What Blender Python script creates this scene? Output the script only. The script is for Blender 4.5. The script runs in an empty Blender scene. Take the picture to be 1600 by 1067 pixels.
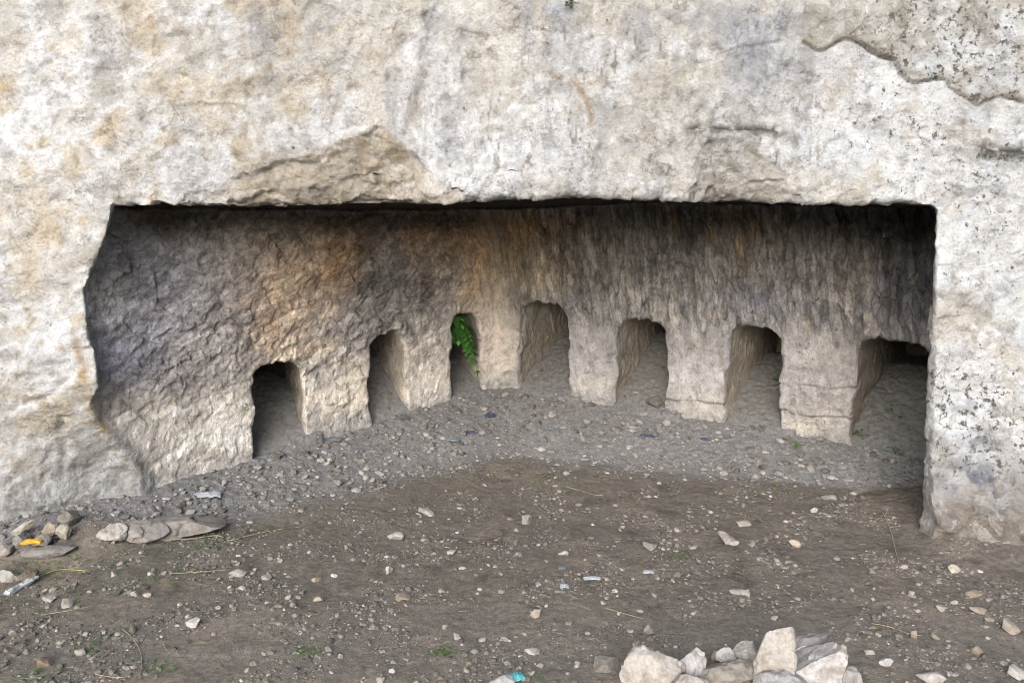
import bpy, bmesh, math, random
import numpy as np
from mathutils import Vector

random.seed(11)
RS = np.random.RandomState(11)
SC = bpy.context.scene
COL = SC.collection

# ------------------------------------------------------------------ camera
EYE = np.array([0.0, 0.0, 1.7])
PITCH = math.radians(8.4)
FPX = 28.0 / 36.0 * 1600.0
cam = bpy.data.cameras.new('camera')
cam.lens = 28.0
cam.sensor_width = 36.0
cam.clip_start = 0.05
cam.clip_end = 400.0
cam_ob = bpy.data.objects.new('camera', cam)
cam_ob.location = EYE
cam_ob.rotation_euler = (math.pi / 2 - PITCH, 0, 0)
COL.objects.link(cam_ob)
SC.camera = cam_ob

# ------------------------------------------------------------------ sky, sun, exposure
SUN_EL, SUN_AZ = math.radians(27), math.radians(-165)      # azimuth from +Y, clockwise
world = bpy.data.worlds.new('World')
SC.world = world
world.use_nodes = True
wn = world.node_tree
bg = wn.nodes['Background']
sky = wn.nodes.new('ShaderNodeTexSky')
sky.sky_type = 'NISHITA'
sky.sun_disc = False
sky.sun_elevation = SUN_EL
sky.sun_rotation = SUN_AZ
sky.altitude = 400
sky.air_density = 1.0
sky.dust_density = 6.0
sky.ozone_density = 0.6
wn.links.new(sky.outputs[0], bg.inputs[0])
bg.inputs[1].default_value = 0.06
sun = bpy.data.lights.new('sun', 'SUN')
sun.energy = 1.5
sun.angle = math.radians(48)
sun.color = (1.0, 0.99, 0.975)
sun_ob = bpy.data.objects.new('sun', sun)
sd = Vector((math.sin(SUN_AZ) * math.cos(SUN_EL), math.cos(SUN_AZ) * math.cos(SUN_EL), math.sin(SUN_EL)))
sun_ob.rotation_euler = sd.to_track_quat('Z', 'Y').to_euler()
sun_ob.location = sd * 20
COL.objects.link(sun_ob)
vs = SC.view_settings
vs.view_transform = 'Standard'
vs.look = 'None'
vs.gamma = 1.0
vs.use_curve_mapping = False
vs.exposure = 1.58
SC.cycles.filter_width = 1.0

# ------------------------------------------------------------------ number helpers
def sstep(a, b, x):
    t = np.clip((x - a) / (b - a), 0, 1)
    return t * t * (3 - 2 * t)

PERM = RS.permutation(4096).astype(np.int32)
GR = RS.normal(size=(4096, 3)).astype(np.float32)
GR /= np.linalg.norm(GR, axis=1, keepdims=True)

def _pn(p):
    pi = np.floor(p)
    pf = (p - pi).astype(np.float32)
    pi = pi.astype(np.int32)
    w = pf * pf * pf * (pf * (pf * 6 - 15) + 10)
    out = np.zeros(len(p), np.float32)
    for dx in (0, 1):
        hx = PERM[(pi[:, 0] + dx) & 4095]
        wx = w[:, 0] if dx else 1 - w[:, 0]
        for dy in (0, 1):
            hy = PERM[(hx + pi[:, 1] + dy) & 4095]
            wy = wx * (w[:, 1] if dy else 1 - w[:, 1])
            for dz in (0, 1):
                g = GR[PERM[(hy + pi[:, 2] + dz) & 4095]]
                d = g[:, 0] * (pf[:, 0] - dx) + g[:, 1] * (pf[:, 1] - dy) + g[:, 2] * (pf[:, 2] - dz)
                out += wy * (w[:, 2] if dz else 1 - w[:, 2]) * d
    return out * 1.5

def pn(p):
    if len(p) <= 120000:
        return _pn(p)
    return np.concatenate([_pn(p[i:i + 120000]) for i in range(0, len(p), 120000)])

def fbm(p, scale, octs=4, gain=0.5, off=0.0, stretch=(1, 1, 1), ridge=False):
    q = p * (np.array(stretch) / scale) + off
    a, s, tot = 1.0, 0.0, 0.0
    for k in range(octs):
        n = pn(q)
        if ridge:
            n = 1 - 2 * np.abs(n)
        s = s + a * n
        tot += a
        a *= gain
        q = q * 2.03 + 17.3
    return s / tot

def facets(p, scale, off=0.0, stretch=(1, 1, 1)):
    """cell noise: F1, F2 and a tilted plane per cell (chipped rock)"""
    q = p * (np.array(stretch) / scale) + off
    res = []
    for i in range(0, len(q), 120000):
        c = q[i:i + 120000]
        b = np.floor(c - 0.5).astype(np.int32)
        f1 = np.full(len(c), 9.0, np.float32); f2 = f1.copy()
        tilt = np.zeros(len(c), np.float32); rnd = tilt.copy()
        for dx in (0, 1):
            for dy in (0, 1):
                for dz in (0, 1):
                    h = PERM[(PERM[(PERM[(b[:, 0] + dx) & 4095] + b[:, 1] + dy) & 4095] + b[:, 2] + dz) & 4095]
                    g = GR[h]
                    o = (c - (b + np.array([dx, dy, dz]) + 0.5 + 0.42 * g)).astype(np.float32)
                    d = np.sqrt((o * o).sum(1))
                    t = (o * GR[(h * 7 + 3) & 4095]).sum(1)
                    nw = d < f1
                    f2 = np.where(nw, f1, np.minimum(f2, d))
                    f1 = np.where(nw, d, f1)
                    tilt = np.where(nw, t, tilt)
                    rnd = np.where(nw, (h / 4095.0).astype(np.float32), rnd)
        res.append((f1, f2, tilt, rnd))
    return [np.concatenate(a) for a in zip(*res)]

def ray(u, v):
    a, b = (u - 800) / FPX, (533.5 - v) / FPX
    cp, sp = math.cos(PITCH), math.sin(PITCH)
    return np.array([a, cp + b * sp, -sp + b * cp])

def on_face(u, v, Y=4.25):
    """point of the cliff plane at depth Y"""
    d = ray(u, v)
    return EYE + d * (Y / d[1])

def FX(pts, Y=4.25):
    """list of photo points -> (x,z) on the cliff plane"""
    return [tuple(on_face(u, v, Y)[[0, 2]]) for u, v in pts]

def poly_sdf(px, py, poly):
    """signed distance to a closed polygon (negative inside)"""
    d = np.full(px.shape, 1e9)
    s = np.zeros(px.shape, bool)
    n = len(poly)
    for i in range(n):
        ax, ay = poly[i]; bx, by = poly[(i + 1) % n]
        ex, ey = bx - ax, by - ay
        wx, wy = px - ax, py - ay
        t = np.clip((wx * ex + wy * ey) / (ex * ex + ey * ey + 1e-12), 0, 1)
        d = np.minimum(d, (wx - t * ex) ** 2 + (wy - t * ey) ** 2)
        c = ((ay > py) != (by > py)) & (px < ex * (py - ay) / ((by - ay) if by != ay else 1e-12) + ax)
        s ^= c
    d = np.sqrt(d)
    return np.where(s, -d, d)

def line_dist(px, py, pts):
    d = np.full(px.shape, 1e9)
    for (ax, ay), (bx, by) in zip(pts[:-1], pts[1:]):
        ex, ey = bx - ax, by - ay
        t = np.clip(((px - ax) * ex + (py - ay) * ey) / (ex * ex + ey * ey + 1e-12), 0, 1)
        d = np.minimum(d, (px - ax - t * ex) ** 2 + (py - ay - t * ey) ** 2)
    return np.sqrt(d)

# ------------------------------------------------------------------ the plan of the cut chamber
WALL = [(-2.26, 4.3), (-2.05, 4.68), (-1.74, 5.06), (-1.26, 5.66), (-.66, 6.2), (-.36, 6.48), (-.1, 6.62), (.15, 6.58),
        (.63, 6.3), (1.4, 6.0), (2.18, 5.66), (2.66, 5.32), (2.88, 5.08), (2.92, 4.86), (2.74, 4.64), (2.38, 4.32)]
BASE_Z = [.13, .15, .15, .17, .25, .30, .32, .31, .27, .20, .15, .13, .08, .04, .02, .02]

def chaikin(p):
    q = [p[0]]
    for a, b in zip(p[:-1], p[1:]):
        q += [(.75 * a[0] + .25 * b[0], .75 * a[1] + .25 * b[1]), (.25 * a[0] + .75 * b[0], .25 * a[1] + .75 * b[1])]
    return q + [p[-1]]

WALL_S = chaikin(WALL)
ROOM = [(-2.26, 2.6)] + WALL_S + [(2.26, 4.2), (2.23, 2.6)]
ZC = 1.815                                   # ceiling of the chamber

# niches: mouth centre, heading (deg from +Y, + to the right), width, top, depth
NICHES = [
    dict(c=(-1.575, 5.27), a=-27, w=.38, top=.78, dep=1.25, rise=.58, lab='leftmost low niche with grey earth heaped almost to its dark top'),
    dict(c=(-.94, 5.96), a=-36, w=.335, top=.885, dep=.95, rise=.85, lab='second niche from the left, its arched top set with loose stones'),
    dict(c=(-.375, 6.44), a=-31, w=.32, top=.99, dep=1.1, rise=.55, lab='niche with the green fern hanging in it'),
    dict(c=(.245, 6.48), a=32, w=.46, top=1.07, dep=1.2, rise=.56, lab='tallest niche, right of the narrow middle pillar'),
    dict(c=(.995, 6.125), a=29, w=.41, top=.97, dep=1.25, rise=.58, lab='third niche from the right, with a round grey stone at its mouth'),
    dict(c=(1.785, 5.815), a=33, w=.40, top=.955, dep=1.3, rise=.50, lab='second niche from the right, greenish dark at the back'),
    dict(c=(2.62, 5.375), a=35, w=.5, top=.92, dep=1.75, rise=.56, lab='rightmost wide dark niche beside the pale jamb'),
]

def F(x, z):
    """depth of the undisturbed cliff face"""
    up = 4.2 + .055 * (z - 1.8)
    low = 4.16 + .86 * np.clip(x + 2.8, -.9, .52)
    left = sstep(-1.3, -1.5, x) * sstep(.85, .08, z)
    y = up + .37 * sstep(-2.85, -2.25, x) * sstep(-1.3, -1.5, x) * sstep(.95, .15, z)
    y = y - .22 * sstep(2.25, 3.1, x) * sstep(1.4, .1, z)
    y = y - .10 * sstep(2.6, 3.6, x)
    return y

# ------------------------------------------------------------------ ground shape
ROOM_S = ROOM
wx_, wy_ = np.array([p[0] for p in WALL]), np.array([p[1] for p in WALL])
def room_sdf(x, y):
    return poly_sdf(x, y, ROOM_S)

def niche_local(n, x, y):
    a = math.radians(n['a'])
    dx, dy = x - n['c'][0], y - n['c'][1]
    return dx * math.sin(a) + dy * math.cos(a), dx * math.cos(a) - dy * math.sin(a)

def ground_low(x, y):
    e = -room_sdf(x, y)                      # distance in front of the wall
    zb = np.interp(x, wx_[:13], BASE_Z[:13])
    wid = np.interp(x, [-2.8, -2.0, -.9, .2, 1.4, 2.4, 2.9], [.40, .44, .62, .80, .72, .5, .3])
    back = np.where(x < -1.2, sstep(3.7, 4.15, y), sstep(4.15, 4.9, y))
    g = zb * back * np.clip(1 - np.clip(e, 0, 9) / wid, 0, 1) ** 1.15
    # heap along the foot of the left cliff
    fd = F(x, np.full_like(x, .1)) - y
    g = g + np.where(x < -1.8, np.maximum(.13 * sstep(-2.85, -2.3, x) * np.clip(1 - np.clip(fd, 0, 9) / .40, 0, 1) ** 1.2 * (e < .02) - g, 0), 0)
    g = g + np.where(x > 2.0, .05 * sstep(.4, 0, fd) * sstep(2.1, 2.4, x) * sstep(4.5, 4.2, y), 0)
    # earth rising inside the niches
    for n in NICHES:
        t, w = niche_local(n, x, y)
        m = (np.abs(w) < n['w'] * .5 + .12) & (t > -.02) & (t < n['dep'] + .4)
        up = n['rise'] * np.clip(t / 1.0, 0, 1) * (1 - .25 * np.clip(t / 1.2, 0, 1)) + .05 * (w / n['w']) * 0
        g = np.where(m & (e < .05), np.maximum(g, zb + up * 1.15), g)
    return g

def ground_h(x, y, fine=True):
    x = np.asarray(x, float); y = np.asarray(y, float)
    sh = x.shape
    x = x.ravel(); y = y.ravel()
    g = ground_low(x, y)
    p = np.stack([x, y, np.zeros_like(x)], 1)
    g = g + .022 * fbm(p, .8, 2, off=3.3)
    if fine:
        e = -room_sdf(x, y)
        ring = sstep(.75, .35, e) * sstep(4.2, 4.7, y)
        g = g + .011 * fbm(p, .14, 3, off=9.1) + .0055 * fbm(p, .035, 2, gain=.7, off=4.4)
        g = g + ring * .014 * fbm(p, .07, 2, off=1.7, ridge=True)
        # shallow scrapes and hoof-like hollows in the trodden earth
        f1, f2, t, r = facets(p, .33, off=5.1)
        g = g - .012 * sstep(.30, .05, f1) * (r > .6) * (1 - ring)
    return g.reshape(sh)

def ground_at(u, v):
    d = ray(u, v)
    t = np.linspace(1.5, 9.5, 900)
    P = EYE[None] + t[:, None] * d[None]
    h = ground_h(P[:, 0], P[:, 1], fine=False)
    k = np.argmax(P[:, 2] < h)
    return P[k]

def px_size(p):
    """metres per photo pixel at a point"""
    zc = p[1] * math.cos(PITCH) + (EYE[2] - p[2]) * math.sin(PITCH)
    return zc / FPX

# ------------------------------------------------------------------ materials
def new_mat(name, rough=.9):
    m = bpy.data.materials.new(name)
    m.use_nodes = True
    nt = m.node_tree
    b = nt.nodes['Principled BSDF']
    b.inputs['Roughness'].default_value = rough
    b.inputs['Specular IOR Level'].default_value = .18
    return m, nt, b

def N(nt, kind, **kw):
    n = nt.nodes.new(kind)
    for k, v in kw.items():
        if k in n.inputs:
            n.inputs[k].default_value = v
        else:
            setattr(n, k, v)
    return n

def ramp(nt, src, stops):
    r = nt.nodes.new('ShaderNodeValToRGB')
    el = r.color_ramp.elements
    el[0].position, el[0].color = stops[0][0], (*stops[0][1], 1)
    el[1].position, el[1].color = stops[-1][0], (*stops[-1][1], 1)
    for p, c in stops[1:-1]:
        e = el.new(p); e.color = (*c, 1)
    nt.links.new(src, r.inputs[0])
    return r.outputs[0]

def mixc(nt, fac, a, b, mode='MIX'):
    m = nt.nodes.new('ShaderNodeMix')
    m.data_type = 'RGBA'; m.blend_type = mode
    m.clamp_factor = True
    for sock, val in ((m.inputs[0], fac), (m.inputs[6], a), (m.inputs[7], b)):
        if isinstance(val, (int, float)):
            sock.default_value = val
        elif isinstance(val, tuple):
            sock.default_value = (*val, 1)
        else:
            nt.links.new(val, sock)
    return m.outputs[2]

def bump_chain(nt, bsdf, layers, coord):
    prev = None
    for src, dist, strength in layers:
        b = nt.nodes.new('ShaderNodeBump')
        b.inputs['Distance'].default_value = dist
        b.inputs['Strength'].default_value = strength
        nt.links.new(src, b.inputs['Height'])
        if prev is not None:
            nt.links.new(prev, b.inputs['Normal'])
        prev = b.outputs[0]
    nt.links.new(prev, bsdf.inputs['Normal'])

def stone_material(name, bump=1.0, speck=True, dressed=False):
    """rock: the stone's own colours come from the 'tone' attribute, grain and relief from nodes"""
    m, nt, b = new_mat(name, .93)
    at = N(nt, 'ShaderNodeAttribute', attribute_name='tone')
    mk = N(nt, 'ShaderNodeAttribute', attribute_name='spots')
    tc = N(nt, 'ShaderNodeTexCoord')
    n1 = N(nt, 'ShaderNodeTexNoise', Scale=16.0, Detail=9.0, Roughness=.66)
    n2 = N(nt, 'ShaderNodeTexNoise', Scale=75.0, Detail=6.0, Roughness=.7)
    n3 = N(nt, 'ShaderNodeTexNoise', Scale=26.0, Detail=8.0, Roughness=.75)
    for n in (n1, n2, n3):
        nt.links.new(tc.outputs['Object'], n.inputs['Vector'])
    k1 = ramp(nt, n1.outputs[0], [(.30, (.60, .57, .53)), (.44, (.94, .93, .91)), (.56, (1.03, 1.03, 1.03)), (.68, (1.18, 1.18, 1.19))])
    lo2 = (.66, .64, .61) if dressed else (.80, .785, .76)
    k2 = ramp(nt, n2.outputs[0], [(.32, lo2), (.5, (1.0, 1.0, 1.0)), (.66, (1.08, 1.08, 1.08))])
    # hairline cracks and flake edges, broken up by a second noise
    n4 = N(nt, 'ShaderNodeTexNoise', Scale=4.2, Detail=7.0, Roughness=.62, Distortion=.8)
    n5 = N(nt, 'ShaderNodeTexNoise', Scale=3.1, Detail=4.0, Roughness=.7)
    for n in (n4, n5):
        nt.links.new(tc.outputs['Object'], n.inputs['Vector'])
    ab = N(nt, 'ShaderNodeMath', operation='SUBTRACT'); ab.inputs[1].default_value = .5
    nt.links.new(n4.outputs[0], ab.inputs[0])
    ab2 = N(nt, 'ShaderNodeMath', operation='ABSOLUTE'); nt.links.new(ab.outputs[0], ab2.inputs[0])
    ln = ramp(nt, ab2.outputs[0], [(.0, (1, 1, 1)), (.007, (0, 0, 0))])
    brk = ramp(nt, n5.outputs[0], [(.50, (0, 0, 0)), (.60, (1, 1, 1))])
    crk = mixc(nt, 1.0, ln, brk, 'MULTIPLY')
    base = at.outputs['Color']
    if not dressed:
        # crusts of pale lime and grey weathering with fairly crisp outlines
        n6 = N(nt, 'ShaderNodeTexNoise', Scale=5.5, Detail=11.0, Roughness=.68, Distortion=.5)
        n7 = N(nt, 'ShaderNodeTexNoise', Scale=9.0, Detail=10.0, Roughness=.72, Distortion=.3)
        for n in (n6, n7):
            nt.links.new(tc.outputs['Object'], n.inputs['Vector'])
        base = mixc(nt, ramp(nt, n6.outputs[0], [(.53, (0, 0, 0)), (.555, (.28, .28, .28)), (.75, (.36, .36, .36))]), base, (.56, .585, .62))
        base = mixc(nt, ramp(nt, n7.outputs[0], [(.38, (.42, .42, .42)), (.42, (.30, .30, .30)), (.445, (0, 0, 0))]), base, (.27, .265, .26))
    c = mixc(nt, 1.0, base, k1, 'MULTIPLY')
    c = mixc(nt, 1.0, c, k2, 'MULTIPLY')
    # flakes (cliff) or chisel strokes (chamber): warped cells with crisp borders
    geo_layers = []
    wn_ = N(nt, 'ShaderNodeTexNoise', Scale=7.0, Detail=5.0, Roughness=.65)
    nt.links.new(tc.outputs['Object'], wn_.inputs['Vector'])
    ws_ = N(nt, 'ShaderNodeVectorMath', operation='MULTIPLY_ADD')
    nt.links.new(wn_.outputs['Color'], ws_.inputs[0])
    ws_.inputs[1].default_value = (.10, .10, .10) if not dressed else (.075, .075, .12)
    nt.links.new(tc.outputs['Object'], ws_.inputs[2])
    sepm = N(nt, 'ShaderNodeSeparateColor')
    nt.links.new(mk.outputs['Color'], sepm.inputs[0])
    if dressed:
        sets = [(11, (17, 4, 3.3), 'r', .30), (5, (38, 8, 9), 'r', .30), (34, (8, 6, 15), 'l', .32), (28, (21, 12, 34), 'l', .30)]
    else:
        sets = [(18, (5, 5, 8), None, .16), (-20, (13, 12, 19), None, .18)]
    for ang, scl, side, dark in sets:
        mp = N(nt, 'ShaderNodeMapping')
        mp.inputs['Rotation'].default_value = (0, math.radians(ang), 0)
        nt.links.new(ws_.outputs[0], mp.inputs[0])
        ml = N(nt, 'ShaderNodeVectorMath', operation='MULTIPLY')
        ml.inputs[1].default_value = scl
        nt.links.new(mp.outputs[0], ml.inputs[0])
        ve = N(nt, 'ShaderNodeTexVoronoi', feature='DISTANCE_TO_EDGE', Scale=1.0)
        vf = N(nt, 'ShaderNodeTexVoronoi', feature='F1', Scale=1.0)
        for n in (ve, vf):
            nt.links.new(ml.outputs[0], n.inputs['Vector'])
        sv = N(nt, 'ShaderNodeSeparateColor'); nt.links.new(vf.outputs['Color'], sv.inputs[0])
        cell = ramp(nt, sv.outputs[0], [(.0, (1 - dark,) * 3), (.5, (1, 1, 1)), (1.0, (1 + .5 * dark,) * 3)])
        edge = ramp(nt, ve.outputs['Distance'], [(.0, (1 - dark,) * 3), (.05 if not dressed else .12, (1, 1, 1))])
        amt = 1.0
        if side:
            inv = N(nt, 'ShaderNodeMath', operation='MULTIPLY_ADD', use_clamp=True)
            inv.inputs[1].default_value = 2.0 if side == 'r' else -2.0
            inv.inputs[2].default_value = -1.0 if side == 'r' else 1.0
            nt.links.new(sepm.outputs[2], inv.inputs[0]); amt = inv.outputs[0]
        else: amt = brk
        c = mixc(nt, amt, c, mixc(nt, 1.0, c, edge, 'MULTIPLY'))
        c = mixc(nt, amt, c, mixc(nt, 1.0, c, cell, 'MULTIPLY'))
        hh = mixc(nt, amt, (.5, .5, .5), mixc(nt, .5, ramp(nt, ve.outputs['Distance'], [(.0, (0, 0, 0)), (.22, (.8, .8, .8)), (.5, (1, 1, 1))]), sv.outputs[1]))
        geo_layers.append((hh, (.030 if dressed else .012) * 6 / max(scl), 1.0))
    cd = mixc(nt, 1.0, c, (.42, .36, .30), 'MULTIPLY')
    c = mixc(nt, crk, c, cd)
    if speck:
        sep = N(nt, 'ShaderNodeSeparateColor')
        nt.links.new(mk.outputs['Color'], sep.inputs[0])
        # lichen flecks: noise threshold shifted by the painted amount
        ad = N(nt, 'ShaderNodeMath', operation='MULTIPLY_ADD')
        nt.links.new(sep.outputs[0], ad.inputs[0])
        ad.inputs[1].default_value = .10
        nt.links.new(n3.outputs[0], ad.inputs[2])
        fl = ramp(nt, ad.outputs[0], [(.655, (0, 0, 0)), (.70, (1, 1, 1))])
        c = mixc(nt, fl, c, (.09, .085, .082))
        # bare pale chips
        ad2 = N(nt, 'ShaderNodeMath', operation='MULTIPLY_ADD')
        nt.links.new(sep.outputs[1], ad2.inputs[0])
        ad2.inputs[1].default_value = .32
        nt.links.new(n1.outputs[0], ad2.inputs[2])
        fl2 = ramp(nt, ad2.outputs[0], [(.70, (0, 0, 0)), (.78, (1, 1, 1))])
        c = mixc(nt, fl2, c, (.50, .45, .37))
    nt.links.new(c, b.inputs['Base Color'])
    bump_chain(nt, b, geo_layers + [(n1.outputs[0], .034 * bump, .9), (n3.outputs[0], .016 * bump, .8), (n2.outputs[0], (.007 if dressed else .004) * bump, .9)], tc)
    return m

M_ROCK = stone_material('limestone')
M_HEWN = stone_material('hewn_limestone', dressed=True)

def soil_material():
    m, nt, b = new_mat('soil', .97)
    b.inputs['Specular IOR Level'].default_value = .08
    at = N(nt, 'ShaderNodeAttribute', attribute_name='tone')
    tc = N(nt, 'ShaderNodeTexCoord')
    n1 = N(nt, 'ShaderNodeTexNoise', Scale=34.0, Detail=8.0, Roughness=.72)
    n2 = N(nt, 'ShaderNodeTexNoise', Scale=170.0, Detail=4.0, Roughness=.7)
    vo = N(nt, 'ShaderNodeTexVoronoi', Scale=150.0)
    for n in (n1, n2, vo):
        nt.links.new(tc.outputs['Object'], n.inputs['Vector'])
    k1 = ramp(nt, n1.outputs[0], [(.3, (.60, .59, .57)), (.52, (1, 1, 1)), (.72, (1.3, 1.28, 1.24))])
    k2 = ramp(nt, n2.outputs[0], [(.3, (.62, .62, .62)), (.6, (1.15, 1.15, 1.15))])
    c = mixc(nt, 1.0, at.outputs['Color'], k1, 'MULTIPLY')
    c = mixc(nt, 1.0, c, k2, 'MULTIPLY')
    sep = N(nt, 'ShaderNodeSeparateColor')
    nt.links.new(vo.outputs['Color'], sep.inputs[0])
    fl = ramp(nt, sep.outputs[0], [(.76, (0, 0, 0)), (.90, (1, 1, 1))])
    vd = ramp(nt, vo.outputs['Distance'], [(.25, (1, 1, 1)), (.42, (0, 0, 0))])
    fl = mixc(nt, 1.0, fl, vd, 'MULTIPLY')
    c = mixc(nt, fl, c, (.25, .235, .21))
    nt.links.new(c, b.inputs['Base Color'])
    bump_chain(nt, b, [(n1.outputs[0], .016, .8), (n2.outputs[0], .005, .9), (vd, .003, .6)], tc)
    return m

M_SOIL = soil_material()

def plain(name, col, rough=.8, vary=.25, scale=40.0, spec=.2, trans=0.0):
    m, nt, b = new_mat(name, rough)
    b.inputs['Specular IOR Level'].default_value = spec
    tc = N(nt, 'ShaderNodeTexCoord')
    n = N(nt, 'ShaderNodeTexNoise', Scale=scale, Detail=5.0, Roughness=.65)
    nt.links.new(tc.outputs['Object'], n.inputs['Vector'])
    lo = tuple(c * (1 - vary) for c in col); hi = tuple(min(1, c * (1 + vary)) for c in col)
    nt.links.new(ramp(nt, n.outputs[0], [(.3, lo), (.7, hi)]), b.inputs['Base Color'])
    if trans:
        b.inputs['Transmission Weight'].default_value = trans
    return m

def toned(name, rough=.95, spec=.12, scale=60.0):
    """colour from the object colour of each single stone, grain from nodes"""
    m, nt, b = new_mat(name, rough)
    b.inputs['Specular IOR Level'].default_value = spec
    oi = N(nt, 'ShaderNodeObjectInfo')
    tc = N(nt, 'ShaderNodeTexCoord')
    geo = N(nt, 'ShaderNodeNewGeometry')
    n = N(nt, 'ShaderNodeTexNoise', Scale=scale, Detail=7.0, Roughness=.7)
    n2 = N(nt, 'ShaderNodeTexNoise', Scale=scale * .3, Detail=4.0, Roughness=.6)
    nt.links.new(geo.outputs['Position'], n.inputs['Vector'])
    nt.links.new(geo.outputs['Position'], n2.inputs['Vector'])
    k = ramp(nt, n.outputs[0], [(.3, (.70, .69, .66)), (.55, (1.05, 1.05, 1.05))])
    k2 = ramp(nt, n2.outputs[0], [(.35, (.72, .68, .62)), (.55, (1.06, 1.06, 1.07))])
    c = mixc(nt, 1.0, oi.outputs['Color'], k, 'MULTIPLY')
    c = mixc(nt, 1.0, c, k2, 'MULTIPLY')
    nt.links.new(c, b.inputs['Base Color'])
    bump_chain(nt, b, [(n2.outputs[0], .010, .6), (n.outputs[0], .004, .8)], tc)
    return m

M_STONE = toned('loose_limestone')

def attr_mat(name, rough=.95, spec=.1):
    m, nt, b = new_mat(name, rough)
    b.inputs['Specular IOR Level'].default_value = spec
    at = N(nt, 'ShaderNodeAttribute', attribute_name='tone')
    geo = N(nt, 'ShaderNodeNewGeometry')
    n = N(nt, 'ShaderNodeTexNoise', Scale=120.0, Detail=4.0, Roughness=.7)
    nt.links.new(geo.outputs['Position'], n.inputs['Vector'])
    k = ramp(nt, n.outputs[0], [(.3, (.72, .72, .70)), (.6, (1.08, 1.08, 1.08))])
    nt.links.new(mixc(nt, 1.0, at.outputs['Color'], k, 'MULTIPLY'), b.inputs['Base Color'])
    return m

M_GRAVEL = attr_mat('gravel_stone')

# ------------------------------------------------------------------ object helpers
def tag(o, label=None, cat=None, group=None, kind=None):
    if label: o['label'] = label
    if cat: o['category'] = cat
    if group: o['group'] = group
    if kind: o['kind'] = kind
    return o

def link(o, parent=None):
    COL.objects.link(o)
    if parent is not None:
        o.parent = parent
    return o

def mesh_np(name, V, Fc, mat, attrs=None, normals=None, smooth=True):
    """mesh from numpy arrays; Fc is (n,3) or (n,4)"""
    me = bpy.data.meshes.new(name)
    k = Fc.shape[1]
    me.vertices.add(len(V)); me.loops.add(Fc.size); me.polygons.add(len(Fc))
    me.vertices.foreach_set('co', np.ascontiguousarray(V, np.float32).ravel())
    me.loops.foreach_set('vertex_index', np.ascontiguousarray(Fc, np.int32).ravel())
    me.polygons.foreach_set('loop_start', np.arange(len(Fc), dtype=np.int32) * k)
    me.update(calc_edges=True)
    me.polygons.foreach_set('use_smooth', np.full(len(Fc), smooth))
    for an, av in (attrs or {}).items():
        a = me.attributes.new(an, 'FLOAT_COLOR', 'POINT')
        c = np.ones((len(V), 4), np.float32); c[:, :av.shape[1]] = av
        a.data.foreach_set('color', c.ravel())
    if normals is not None:
        me.normals_split_custom_set_from_vertices([tuple(n) for n in normals])
    me.materials.append(mat)
    return me

def vert_normals(V, Q):
    a = V[Q[:, 2]] - V[Q[:, 0]]; b = V[Q[:, 3]] - V[Q[:, 1]]
    fn = np.cross(a, b)
    n = np.zeros_like(V)
    for k in range(3):
        n[:, k] = sum(np.bincount(Q[:, j], fn[:, k], len(V)) for j in range(4))
    return n / (np.linalg.norm(n, axis=1, keepdims=True) + 1e-12)

def grid_faces(nu, nv):
    i = np.arange(nu - 1)[:, None] * nv + np.arange(nv - 1)[None]
    return np.stack([i, i + nv, i + nv + 1, i + 1], -1).reshape(-1, 4)

#@@ROCK
# ------------------------------------------------------------------ the rock: solid carved by chamber and niches
H = 0.02
X0, Y0, Z0 = -3.3, 3.4, -.12
NX, NY, NZ = 361, 240, 160
gx = (X0 + H * np.arange(NX)).astype(np.float32)
gy = (Y0 + H * np.arange(NY)).astype(np.float32)
gz = (Z0 + H * np.arange(NZ)).astype(np.float32)

def opening_left(z):
    return np.interp(z, [0, .5, .84, 1.03, 1.2, 1.36, 1.6, 1.78, 1.9], [-2.5, -2.4, -2.24, -2.25, -2.285, -2.29, -2.16, -2.115, -2.06])

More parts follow.
